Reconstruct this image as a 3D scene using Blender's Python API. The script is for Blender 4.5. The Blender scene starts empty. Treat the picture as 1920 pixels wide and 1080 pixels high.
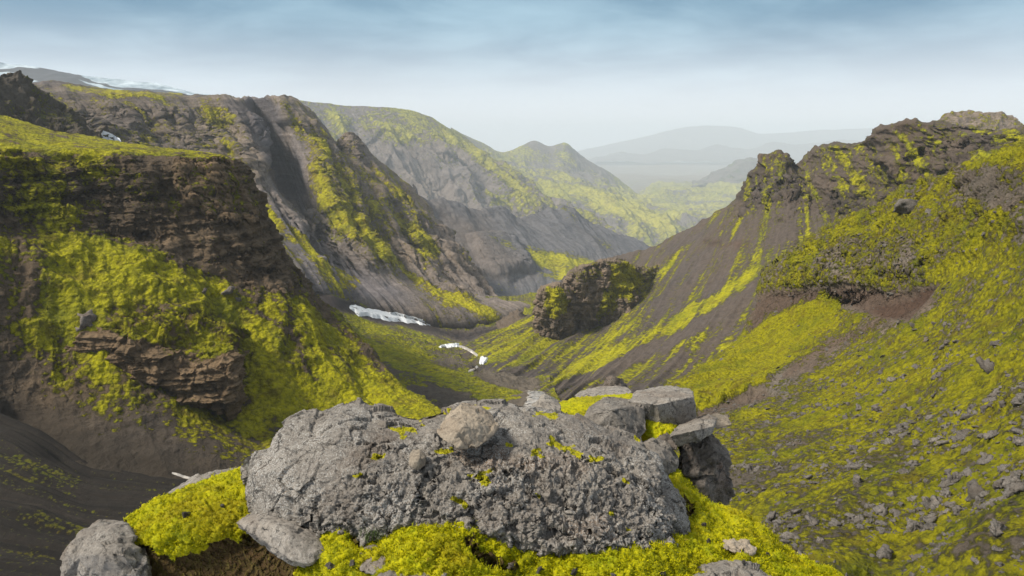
import bpy, bmesh, math, random
import numpy as np
from mathutils import Vector

random.seed(7)
RNG = np.random.default_rng(11)
sc = bpy.context.scene
COL = sc.collection
R = math.radians

# ------------------------------------------------------------------ camera
PITCH = R(12.5)
FPX = 1280.0                      # focal length in pixels of a 1920 wide frame (24 mm)
cam_d = bpy.data.cameras.new('camera')
cam_d.lens = 24.0
cam_d.sensor_width = 36.0
cam_d.clip_start = 0.05
cam_d.clip_end = 60000.0
cam = bpy.data.objects.new('camera', cam_d)
COL.objects.link(cam)
cam.location = (0, 0, 0)
cam.rotation_euler = (R(90) - PITCH, 0, 0)
sc.camera = cam

# ------------------------------------------------------------------ sky
SUN_EL, SUN_AZ = R(47), R(-102)      # azimuth clockwise from straight ahead
w = bpy.data.worlds.new('World')
sc.world = w
w.use_nodes = True


class NT:
    """small helper for building node trees"""
    def __init__(self, tree):
        self.t = tree
        tree.nodes.clear()

    def n(self, kind, ins=None, **props):
        nd = self.t.nodes.new(kind)
        for k, v in props.items():
            setattr(nd, k, v)
        for k, v in (ins or {}).items():
            s = nd.inputs[k]
            if isinstance(v, bpy.types.NodeSocket):
                self.t.links.new(v, s)
            else:
                if isinstance(v, (tuple, list)) and len(v) == 3 and s.type == 'RGBA':
                    v = (*v, 1)
                s.default_value = v
        return nd

    def math(self, op, a, b=0.0, c=0.0, clamp=False):
        return self.n('ShaderNodeMath', {0: a, 1: b, 2: c}, operation=op, use_clamp=clamp).outputs[0]

    def vec(self, op, a, b=(0, 0, 0)):
        return self.n('ShaderNodeVectorMath', {0: a, 1: b}, operation=op).outputs[0]

    def mix(self, f, a, b, mode='MIX'):
        nd = self.n('ShaderNodeMix', None, data_type='RGBA', blend_type=mode, clamp_factor=True)
        for i, v in ((0, f), (6, a), (7, b)):
            s = nd.inputs[i]
            if isinstance(v, bpy.types.NodeSocket):
                self.t.links.new(v, s)
            else:
                s.default_value = (*v, 1) if isinstance(v, (tuple, list)) and len(v) == 3 else v
        return nd.outputs[2]

    def noise(self, vec, scale, detail=6.0, rough=0.55, distort=0.0):
        return self.n('ShaderNodeTexNoise', {'Vector': vec, 'Scale': scale, 'Detail': detail,
                                             'Roughness': rough, 'Distortion': distort}).outputs[0]

    def voro(self, vec, scale, feature='F1', rand=1.0, out=0):
        return self.n('ShaderNodeTexVoronoi', {'Vector': vec, 'Scale': scale, 'Randomness': rand},
                      feature=feature).outputs[out]

    def ss(self, x, a, b, lo=0.0, hi=1.0):
        return self.n('ShaderNodeMapRange', {0: x, 1: a, 2: b, 3: lo, 4: hi},
                      interpolation_type='SMOOTHSTEP').outputs[0]

    def lin(self, x, a, b, lo=0.0, hi=1.0):
        return self.n('ShaderNodeMapRange', {0: x, 1: a, 2: b, 3: lo, 4: hi}).outputs[0]


def build_world():
    t = NT(w.node_tree)
    tc = t.n('ShaderNodeTexCoord').outputs['Generated']
    d = t.vec('NORMALIZE', tc)
    z = t.n('ShaderNodeSeparateXYZ', {0: d}).outputs[2]
    sky = t.n('ShaderNodeTexSky', None, sky_type='NISHITA', sun_disc=False, sun_elevation=SUN_EL,
              sun_rotation=SUN_AZ, altitude=600, air_density=1.0, dust_density=2.0).outputs[0]
    # cloud deck: direction projected on a flat layer overhead
    zz = t.math('ADD', t.math('MAXIMUM', z, 0.0), 0.12)
    lay = t.n('ShaderNodeVectorMath', {0: d, 1: (1, 1, 1)}, operation='MULTIPLY').outputs[0]
    cx = t.n('ShaderNodeSeparateXYZ', {0: lay})
    u = t.math('DIVIDE', cx.outputs[0], zz)
    v = t.math('DIVIDE', cx.outputs[1], zz)
    pl = t.n('ShaderNodeCombineXYZ', {0: u, 1: v, 2: 0.0}).outputs[0]
    n1 = t.noise(t.vec('ADD', pl, (3.1, 1.7, 0.0)), 0.42, 5.0, 0.5, 0.3)
    n2 = t.noise(t.vec('ADD', pl, (9.0, -4.0, 2.0)), 1.3, 6.0, 0.55, 0.4)
    n = t.math('ADD', t.math('MULTIPLY', n1, 0.7), t.math('MULTIPLY', n2, 0.3))
    thin = t.ss(n, 0.40, 0.64)                         # 1 = bright cloud, 0 = thin blue-grey
    zen = t.mix(thin, SKY_LOW, SKY_BRIGHT)
    hor = SKY_HOR
    up = t.ss(z, 0.01, 0.17)
    c = t.mix(up, hor, zen)
    top = t.ss(z, 0.22, 0.55)
    c = t.mix(top, c, t.mix(thin, SKY_TOP_A, SKY_TOP_B))
    fin = t.mix(0.12, c, sky)
    bg = t.n('ShaderNodeBackground', {0: fin, 1: 0.1})
    t.n('ShaderNodeOutputWorld', {0: bg.outputs[0]})


SKY_LOW = (0.7, 2.1, 3.4)
SKY_BRIGHT = (3.5, 5.4, 6.6)
SKY_HOR = (8.2, 8.6, 9.2)
SKY_TOP_A = (4.6, 5.0, 5.3)
SKY_TOP_B = (7.4, 7.5, 7.5)
build_world()

sun_d = bpy.data.lights.new('sun', 'SUN')
sun_d.energy = 5.0
sun_d.angle = R(12)
sun_d.color = (1.0, 0.93, 0.8)
sun = bpy.data.objects.new('sun', sun_d)
COL.objects.link(sun)
sd = Vector((math.sin(SUN_AZ) * math.cos(SUN_EL), math.cos(SUN_AZ) * math.cos(SUN_EL), math.sin(SUN_EL)))
sun.rotation_euler = sd.to_track_quat('Z', 'Y').to_euler()
sun.location = sd * 900

sc.view_settings.view_transform = 'Standard'
sc.view_settings.look = 'None'
sc.view_settings.exposure = 0.22
sc.view_settings.gamma = 1.0
sc.render.engine = 'CYCLES'
sc.cycles.use_denoising = True
sc.cycles.max_bounces = 5
sc.cycles.diffuse_bounces = 3
sc.cycles.glossy_bounces = 2
sc.cycles.volume_bounces = 1
sc.cycles.transparent_max_bounces = 8
HAZE = 0.000125

# ------------------------------------------------------------------ numpy noise
_LN = 64
_G = RNG.normal(size=(_LN, _LN, _LN, 3)).astype(np.float32)
_G /= np.linalg.norm(_G, axis=-1, keepdims=True)
_G = _G.reshape(-1, 3)


def perlin(p):
    p = np.asarray(p, np.float32)
    f = np.floor(p)
    i = f.astype(np.int32) & (_LN - 1)
    j = (i + 1) & (_LN - 1)
    r = p - f
    s = r * r * r * (r * (r * 6 - 15) + 10)
    out = 0
    for a in (0, 1):
        ia = (j if a else i)[:, 0] * (_LN * _LN)
        wa = s[:, 0] if a else 1 - s[:, 0]
        for b in (0, 1):
            ib = (j if b else i)[:, 1] * _LN
            wb = wa * (s[:, 1] if b else 1 - s[:, 1])
            for c in (0, 1):
                g = _G[ia + ib + (j if c else i)[:, 2]]
                wc = wb * (s[:, 2] if c else 1 - s[:, 2])
                out = out + wc * (g[:, 0] * (r[:, 0] - a) + g[:, 1] * (r[:, 1] - b) + g[:, 2] * (r[:, 2] - c))
    return out * 1.5


def fbm(p, octs=5, lac=2.03, gain=0.5):
    p = np.asarray(p, np.float32)
    a, o = 1.0, 0
    for k in range(octs):
        o = o + a * perlin(p + 17.3 * k)
        p = p * lac
        a *= gain
    return o


def ridged(p, octs=5, lac=2.07, gain=0.5):
    p = np.asarray(p, np.float32)
    a, o, tot = 1.0, 0, 0
    for k in range(octs):
        q = 1 - np.abs(perlin(p + 11.9 * k))
        o = o + a * q * q
        tot += a
        p = p * lac
        a *= gain
    return o / tot


def billow(p, octs=4, lac=2.05, gain=0.5):
    p = np.asarray(p, np.float32)
    a, o = 1.0, 0
    for k in range(octs):
        o = o + a * (1 - 2 * np.abs(perlin(p + 5.7 * k)))
        p = p * lac
        a *= gain
    return o


_C = np.concatenate([RNG.random((32, 32, 32, 3)), RNG.normal(size=(32, 32, 32, 3)) * 0.75, RNG.normal(size=(32, 32, 32, 1)) * 0.28], -1)
_C = _C.astype(np.float32).reshape(-1, 7)


def facet(p, octs=1, lac=2.3, gain=0.45):
    """broken angular faces: every cell is a tilted plane"""
    p = np.asarray(p, np.float32)
    tot, amp = 0, 1.0
    for k in range(octs):
        q = p + 7.7 * k
        f = np.floor(q)
        r = q - f
        fi = f.astype(np.int32)
        best = np.full(len(q), 9e9, np.float32)
        out = np.zeros(len(q), np.float32)
        for a in (-1, 0, 1):
            ia = ((fi[:, 0] + a) & 31) * 1024
            for b in (-1, 0, 1):
                ib = ia + ((fi[:, 1] + b) & 31) * 32
                for c in (-1, 0, 1):
                    g = _C[ib + ((fi[:, 2] + c) & 31)]
                    dx = r[:, 0] - g[:, 0] - a
                    dy = r[:, 1] - g[:, 1] - b
                    dz = r[:, 2] - g[:, 2] - c
                    d = dx * dx + dy * dy + dz * dz
                    m = d < best
                    best = np.where(m, d, best)
                    out = np.where(m, dx * g[:, 3] + dy * g[:, 4] + dz * g[:, 5] + g[:, 6], out)
        tot = tot + out * amp
        p = p * lac
        amp *= gain
    return tot


def sstep(a, b, x):
    t = np.clip((x - a) / (b - a), 0, 1)
    return t * t * (3 - 2 * t)


def V3(x, y, z):
    x, y, z = np.broadcast_arrays(x, y, z)
    return np.stack([x, y, z], -1).astype(np.float32)


# ------------------------------------------------------------------ survey: pixel of the photograph + distance -> world
SP, CP = math.sin(PITCH), math.cos(PITCH)


def world(px, py, Y):
    a = (np.asarray(px, float) - 960) / FPX
    b = (540 - np.asarray(py, float)) / FPX
    dy = CP + b * SP
    dz = -SP + b * CP
    t = np.asarray(Y, float) / dy
    return np.stack(np.broadcast_arrays(a * t, np.asarray(Y, float), dz * t), -1)


def project(P):
    x, y, z = P[..., 0], P[..., 1], P[..., 2]
    f = y * CP - z * SP
    u = y * SP + z * CP
    f = np.where(f < 1e-3, 1e-3, f)
    return 960 + FPX * x / f, 540 - FPX * u / f


def pchip(xk, yk, xq):
    xk = np.asarray(xk, float)
    yk = np.asarray(yk, float)                        # (K, C)
    h = np.diff(xk)
    d = np.diff(yk, axis=0) / h[:, None]
    m = np.zeros_like(yk)
    if len(xk) > 2:
        w1 = (2 * h[1:] + h[:-1])[:, None]
        w2 = (h[1:] + 2 * h[:-1])[:, None]
        ok = d[:-1] * d[1:] > 0
        dd = np.where(ok, (w1 + w2) / (w1 / np.where(ok, d[:-1], 1) + w2 / np.where(ok, d[1:], 1)), 0)
        m[1:-1] = dd
    m[0], m[-1] = d[0], d[-1]
    k = np.clip(np.searchsorted(xk, xq, side='right') - 1, 0, len(xk) - 2)
    t = ((xq - xk[k]) / h[k])[:, None]
    hk = h[k][:, None]
    return ((2 * t ** 3 - 3 * t ** 2 + 1) * yk[k] + (t ** 3 - 2 * t ** 2 + t) * hk * m[k]
            + (-2 * t ** 3 + 3 * t ** 2) * yk[k + 1] + (t ** 3 - t ** 2) * hk * m[k + 1])


def loft(cols, nu, nv, smooth=1.0):
    """control net of (px, py, Y) columns -> (nu, nv, 3) world points"""
    A = np.array(cols, float)                         # K, M, 3
    K, M, _ = A.shape
    A[..., 2] = 1.0 / A[..., 2]
    du = np.linalg.norm(np.diff(A[..., :2], axis=0), axis=2).mean(1)
    dv = np.linalg.norm(np.diff(A[..., :2], axis=1), axis=2).mean(0)
    uk = np.concatenate([[0], np.cumsum(np.maximum(du, 1))])
    vk = np.concatenate([[0], np.cumsum(np.maximum(dv, 1))])
    uq = np.linspace(0, uk[-1], nu)
    vq = np.linspace(0, vk[-1], nv)
    B = pchip(uk, A.reshape(K, -1), uq).reshape(nu, M, 3)
    B = B.transpose(1, 0, 2).reshape(M, -1)
    C = pchip(vk, B, vq).reshape(nv, nu, 3).transpose(1, 0, 2)
    return world(C[..., 0], C[..., 1], 1.0 / C[..., 2])


def back_rows(P, dist, slope, n):
    """continue the ground behind a crest, away from the viewer"""
    c = P[:, 0, :]
    h = c.copy()
    h[:, 2] = 0
    h /= np.linalg.norm(h, axis=1, keepdims=True)
    rows = []
    for k in range(n, 0, -1):
        t = dist * (k / n) ** 1.4
        q = c + h * t
        sl = slope if np.isscalar(slope) else np.interp(project(c)[0], slope[0], slope[1])
        q[:, 2] -= sl * t * (0.3 + 0.7 * k / n)
        rows.append(q)
    return np.concatenate([np.stack(rows, 1), P], 1)


def normals(P):
    du = np.gradient(P, axis=0)
    dv = np.gradient(P, axis=1)
    n = np.cross(dv, du)
    n /= np.linalg.norm(n, axis=-1, keepdims=True) + 1e-12
    # point towards the viewer's side on the whole
    if (n * P).sum(-1).mean() > 0:
        n = -n
    return n


# ------------------------------------------------------------------ paint helpers (where moss grows, where scree lies)
def seg_dist(px, py, pts):
    best = np.full(px.shape, 1e9)
    for (x0, y0, r0), (x1, y1, r1) in zip(pts[:-1], pts[1:]):
        dx, dy = x1 - x0, y1 - y0
        L = dx * dx + dy * dy + 1e-9
        t = np.clip(((px - x0) * dx + (py - y0) * dy) / L, 0, 1)
        d = np.hypot(px - x0 - t * dx, py - y0 - t * dy) - (r0 + t * (r1 - r0))
        best = np.minimum(best, d)
    return best


def stroke(px, py, pts, soft=6):
    return 1 - sstep(-soft, soft, seg_dist(px, py, pts))


def poly(px, py, pts, soft=8):
    inside = np.zeros(px.shape, bool)
    best = np.full(px.shape, 1e9)
    n = len(pts)
    for k in range(n):
        x0, y0 = pts[k]
        x1, y1 = pts[(k + 1) % n]
        dx, dy = x1 - x0, y1 - y0
        t = np.clip(((px - x0) * dx + (py - y0) * dy) / (dx * dx + dy * dy + 1e-9), 0, 1)
        best = np.minimum(best, np.hypot(px - x0 - t * dx, py - y0 - t * dy))
        c = ((y0 > py) != (y1 > py)) & (px < (x1 - x0) * (py - y0) / ((y1 - y0) if y1 != y0 else 1e-9) + x0)
        inside ^= c
    sdist = np.where(inside, best, -best)
    return sstep(-soft, soft, sdist)


# ------------------------------------------------------------------ mesh helpers
def tag(o, label, cat=None, group=None, kind=None):
    o['label'] = label
    if cat:
        o['category'] = cat
    if group:
        o['group'] = group
    if kind:
        o['kind'] = kind
    return o


def grid_mesh(name, P, mat, attrs=None, flip=False):
    nu, nv = P.shape[:2]
    me = bpy.data.meshes.new(name)
    me.vertices.add(nu * nv)
    me.vertices.foreach_set('co', np.ascontiguousarray(P, np.float32).ravel())
    idx = np.arange(nu * nv).reshape(nu, nv)
    q = np.stack([idx[:-1, :-1], idx[1:, :-1], idx[1:, 1:], idx[:-1, 1:]], -1).reshape(-1, 4)
    if flip:
        q = q[:, ::-1]
    me.loops.add(q.size)
    me.loops.foreach_set('vertex_index', np.ascontiguousarray(q.ravel(), np.int32))
    me.polygons.add(len(q))
    me.polygons.foreach_set('loop_start', np.arange(0, q.size, 4, dtype=np.int32))
    me.polygons.foreach_set('use_smooth', np.ones(len(q), bool))
    me.update(calc_edges=True)
    for k, a in (attrs or {}).items():
        a = np.asarray(a, np.float32)
        if a.shape[-1] == 4 and a.ndim == 3:
            at = me.attributes.new(k, 'FLOAT_COLOR', 'POINT')
            at.data.foreach_set('color', np.ascontiguousarray(a).ravel())
        else:
            at = me.attributes.new(k, 'FLOAT_VECTOR', 'POINT')
            at.data.foreach_set('vector', np.ascontiguousarray(a).ravel())
    me.materials.append(mat)
    o = bpy.data.objects.new(name, me)
    COL.objects.link(o)
    return o


class Patch:
    """a lofted piece of hillside"""
    def __init__(self, cols, nu, nv, back=None, k=1.0):
        self.k = k                                     # relief grows with the size of the landform
        P = loft([[(x, y, Y * k) for x, y, Y in c] for c in cols], nu, nv)
        self.nb = 0
        if back:
            P = back_rows(P, back[0] * k, *back[1:])
            self.nb = back[2]
        self.P = P
        nu, nv = P.shape[:2]
        self.shape = (nu, nv)
        L = np.linalg.norm(np.diff(P, axis=0), axis=-1)
        lu = np.concatenate([[0], np.cumsum(L.mean(1))])
        Lv = np.linalg.norm(np.diff(P, axis=1), axis=-1)
        lv = np.concatenate([[0], np.cumsum(Lv.mean(0))])
        self.fall = np.stack([np.broadcast_to(lu[:, None], (nu, nv)), np.broadcast_to(lv[None], (nu, nv)),
                              np.zeros((nu, nv))], -1)
        self.calc()

    def calc(self):
        self.N = normals(self.P)
        self.px, self.py = project(self.P)

    def f(self, fn, scale, octs=5, off=0.0, sq=(1, 1, 1), **k):
        p = self.P.reshape(-1, 3) * np.array(sq) / (scale * self.k) + off
        return fn(p, octs, **k).reshape(self.shape)

    def g(self, fn, su, sv, octs=4, off=0.0):
        p = self.fall.reshape(-1, 3) / np.array([su * self.k, sv * self.k, 1.0]) + off
        return fn(p, octs).reshape(self.shape)

    def push(self, d, along=None):
        n = self.N if along is None else along
        self.P = self.P + n * (d * self.k)[..., None]
        self.calc()

    def warp(self, scale, amp, off=3.3):
        return (self.px + amp * self.f(fbm, scale, 4, off), self.py + amp * self.f(fbm, scale, 4, off + 31.7))

    def build(self, name, mat, moss, warm, dark, extra=None):
        z = np.zeros(self.shape)
        a = np.stack([moss + z, warm + z, dark + z, z if extra is None else extra + z], -1)
        return grid_mesh(name, self.P, mat, {'mask': np.clip(a, 0, 1), 'fall': self.fall})


# ------------------------------------------------------------------ terrain material
def terrain_mat(name, S, rock=(0.105, 0.1, 0.108), warmc=(0.15, 0.105, 0.065), darkc=(0.03, 0.027, 0.026),
                mossd=(0.085, 0.09, 0.006), mossl=(0.313, 0.289, 0.008), strata=0.0, bump=0.6, streak=0.3, mix_w=0.1,
                red=(0.085, 0.05, 0.034), cush=0.1):
    m = bpy.data.materials.new(name)
    m.use_nodes = True
    t = NT(m.node_tree)
    pos = t.n('ShaderNodeNewGeometry').outputs['Position']
    at = t.n('ShaderNodeAttribute', None, attribute_name='mask')
    sep = t.n('ShaderNodeSeparateColor', {0: at.outputs['Color']})
    moss, warm, dark = sep.outputs[0], sep.outputs[1], sep.outputs[2]
    rd = at.outputs['Alpha']
    fall = t.n('ShaderNodeAttribute', None, attribute_name='fall').outputs['Vector']
    n1 = t.noise(pos, 1.0 / S, 8, 0.6)
    n2 = t.noise(pos, 7.0 / S, 8, 0.65)
    n3 = t.noise(pos, 40.0 / S, 5, 0.7)
    st = t.noise(t.vec('MULTIPLY', fall, (6.0 / S, 0.35 / S, 1)), 1.0, 6, 0.65)
    # rock
    rc = t.mix(warm, rock, warmc)
    rc = t.mix(rd, rc, red)
    var = t.math('ADD', t.math('MULTIPLY', n2, 1.1), t.math('MULTIPLY', n3, 1.0))
    var = t.math('ADD', var, t.math('MULTIPLY', st, streak))
    var = t.lin(var, 0.65 + streak * 0.3, 1.5 + streak * 0.7, 0.35, 1.65)
    h = t.math('ADD', t.math('MULTIPLY', n2, 1.0), t.math('MULTIPLY', n3, 0.45))
    if strata:
        z = t.n('ShaderNodeMapping', {'Vector': pos, 'Scale': (0.12 / S, 0.12 / S, 9.0 / S)}).outputs[0]
        sn = t.noise(z, 1.0, 5, 0.7)
        var = t.math('MULTIPLY', var, t.lin(sn, 0.3, 0.7, 1 - 0.6 * strata, 1 + 0.6 * strata))
        h = t.math('ADD', h, t.math('MULTIPLY', sn, 1.5 * strata))
    rc = t.mix(1.0, rc, t.n('ShaderNodeCombineColor', {0: var, 1: var, 2: var}).outputs[0], 'MULTIPLY')
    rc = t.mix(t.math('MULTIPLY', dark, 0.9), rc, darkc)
    # moss
    mf = t.math('ADD', moss, t.math('MULTIPLY', t.math('SUBTRACT', n2, 0.5), 0.9))
    mf = t.math('ADD', mf, t.math('MULTIPLY', t.math('SUBTRACT', n3, 0.5), 0.45))
    mf = t.math('ADD', mf, t.math('MULTIPLY', t.math('SUBTRACT', st, 0.5), streak))
    vd = t.voro(t.vec('ADD', pos, t.vec('MULTIPLY', t.n('ShaderNodeTexNoise', {'Vector': pos, 'Scale': 1.2 / (cush * S), 'Detail': 2.0}).outputs[1],
                                        (cush * S * 0.9,) * 3)), 1.0 / (cush * S))
    mf = t.math('ADD', mf, t.math('MULTIPLY', t.math('SUBTRACT', 0.42, vd), 0.55))
    mk = t.ss(mf, 0.5 - mix_w, 0.5 + mix_w)
    lush = t.math('ADD', t.math('MULTIPLY', moss, 0.75), t.math('MULTIPLY', t.math('SUBTRACT', n2, 0.5), 1.1))
    lush = t.math('ADD', lush, t.math('MULTIPLY', t.math('SUBTRACT', n3, 0.5), 0.9))
    lush = t.math('ADD', lush, t.math('MULTIPLY', t.math('SUBTRACT', 0.4, vd), 0.5))
    mc = t.mix(t.ss(lush, 0.15, 0.95), mossd, mossl)
    mc = t.mix(t.ss(n1, 0.45, 0.72, 0, 0.65), mc, tuple(0.6 * a + 0.4 * b for a, b in zip(mossd, (0.12, 0.17, 0.004))))
    mc = t.mix(t.ss(t.noise(t.vec('ADD', pos, (S * 3, S * 5, 0)), 2.2 / S, 6, 0.65), 0.5, 0.68, 0, 0.62), mc, tuple(0.5 * a + 0.5 * b for a, b in zip(mossd, (0.13, 0.075, 0.015))))
    col = t.mix(mk, rc, mc)
    h = t.math('ADD', h, t.math('MULTIPLY', mk, t.lin(vd, 0.0, 0.8, 1.0, 0.15)))
    bp = t.n('ShaderNodeBump', {'Strength': bump, 'Distance': S * 0.07, 'Height': h}).outputs[0]
    b = t.n('ShaderNodeBsdfPrincipled', {'Base Color': col, 'Roughness': 0.92, 'Normal': bp,
                                         'Specular IOR Level': 0.2})
    t.n('ShaderNodeOutputMaterial', {0: b.outputs[0]})
    return m


def simple_mat(name, col, rough=0.9, var=0.3, scale=1.0, bump=0.3, dist=0.05, spec=0.3):
    m = bpy.data.materials.new(name)
    m.use_nodes = True
    t = NT(m.node_tree)
    pos = t.n('ShaderNodeNewGeometry').outputs['Position']
    n = t.noise(pos, scale, 8, 0.65)
    c = t.mix(t.lin(n, 0.3, 0.7), tuple(x * (1 - var) for x in col), tuple(min(1, x * (1 + var)) for x in col))
    bp = t.n('ShaderNodeBump', {'Strength': bump, 'Distance': dist, 'Height': n}).outputs[0]
    b = t.n('ShaderNodeBsdfPrincipled', {'Base Color': c, 'Roughness': rough, 'Normal': bp, 'Specular IOR Level': spec})
    t.n('ShaderNodeOutputMaterial', {0: b.outputs[0]})
    return m


# ================================================================== SETTING
# ---- plain
PLAIN = -430.0


def build_plain():
    nr, na = 260, 420
    r = 30 * (17500 / 30) ** np.linspace(0, 1, nr)
    a = np.linspace(R(-60), R(60), na)
    X = np.sin(a)[:, None] * r[None]
    Y = np.cos(a)[:, None] * r[None]
    P = V3(X, Y, np.full(X.shape, PLAIN)).astype(float)
    p = P.reshape(-1, 3)
    far = sstep(2400, 3800, Y)
    hgt = (fbm(p / 1240, 5) * 44 + ridged(p / 600, 4) * 28 - 28).reshape(X.shape) * far
    dip = 1 - sstep(10400, 11200, Y)
    P[..., 2] += hgt * dip
    px, py = project(P)
    q = p / np.array([1000, 1800, 1])
    moss = 0.5 + 0.5 * fbm(q, 5).reshape(X.shape) - 0.3 * sstep(5200, 7200, Y)
    warm = 0.5 + 0.4 * fbm(p / 1600 + 5, 4).reshape(X.shape)
    a4 = np.stack([moss, warm, 0 * moss, 0 * moss], -1)
    o = grid_mesh('ground', P, terrain_mat('plain_ground', 520, rock=(0.16, 0.16, 0.15), mossd=(0.1, 0.11, 0.03),
                  mossl=(0.261, 0.240, 0.05), bump=0.4), {'mask': np.clip(a4, 0, 1), 'fall': P * 1.0})
    tag(o, 'pale green lowland plain fading into mist beyond the valley', 'plain', kind='structure')


build_plain()


def build_water():
    t = bpy.data.materials.new('river_water')
    t.use_nodes = True
    n = NT(t.node_tree)
    b = n.n('ShaderNodeBsdfPrincipled', {'Base Color': (0.35, 0.4, 0.42), 'Roughness': 0.12})
    n.n('ShaderNodeOutputMaterial', {0: b.outputs[0]})
    x = np.linspace(700, 4700, 60)
    mid = 12300 + 300 * np.sin(x / 640)
    hw = 300 * np.clip(np.sin(np.linspace(0.05, 3.0, 60)), 0.05, 1) + 50
    P = np.stack([V3(x, mid + hw, PLAIN + 3), V3(x, mid - hw, PLAIN + 3)], 1)
    o = grid_mesh('river', P, t)
    tag(o, 'thin pale strip of far river across the misty plain', 'river', kind='structure')


build_water()


# ---- far mountains
def build_far():
    m = terrain_mat('far_rock', 900, mossd=(0.08, 0.1, 0.04), mossl=(0.121, 0.112, 0.05), bump=0.8)
    top = [(1000, 300), (1050, 292), (1100, 279), (1170, 264), (1230, 250), (1285, 239), (1330, 236), (1385, 239), (1430, 250),
           (1490, 246), (1560, 243), (1640, 240), (1720, 236), (1800, 232), (1880, 230), (1960, 232), (2060, 238)]
    cols = [[(x, y, 16000), (x + 5, y * 0.6 + 0.4 * 296, 15400), (x + 8, 299, 14400)] for x, y in top]
    p = Patch(cols, 260, 60, (900, 0.1, 6))
    p.push(p.f(ridged, 1400, 5) * 60 - 40)
    o = p.build('mountain', m, 0.3, 0.3, 0.0)
    tag(o, 'broad flat topped mountain, pale blue in the mist', 'mountain', kind='structure')
    top = [(1060, 306), (1110, 298), (1165, 285), (1200, 288), (1245, 277), (1290, 282), (1345, 272), (1400, 280), (1450, 268), (1500, 272), (1600, 262), (1700, 268)]
    cols = [[(x, y, 11800), (x + 4, y * 0.5 + 151, 11400), (x + 6, 304, 10900)] for x, y in top]
    p = Patch(cols, 260, 60, (500, 0.3, 6))
    p.push(p.f(ridged, 700, 5) * 90 - 55)
    o = p.build('mountain', m, 0.3, 0.3, 0.0)
    tag(o, 'faint low jagged ridge in front of the flat topped mountain', 'mountain', kind='structure')
    top = [(1300, 342), (1335, 326), (1365, 305), (1385, 294), (1400, 291), (1420, 299), (1445, 312), (1480, 326), (1530, 335), (1580, 345)]
    cols = [[(x, y, 4100), (x - 2, y * 0.5 + 0.5 * 350, 3800), (x - 4, 352, 3450)] for x, y in top]
    p = Patch(cols, 200, 70, (400, 0.5, 6), k=1.5)
    p.push(p.f(ridged, 260, 5) * 60 - 35)
    o = p.build('mountain', m, 0.42, 0.4, 0.0)
    tag(o, 'small misty cone hill peeping over the right slope', 'mountain', kind='structure')


build_far()


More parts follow.
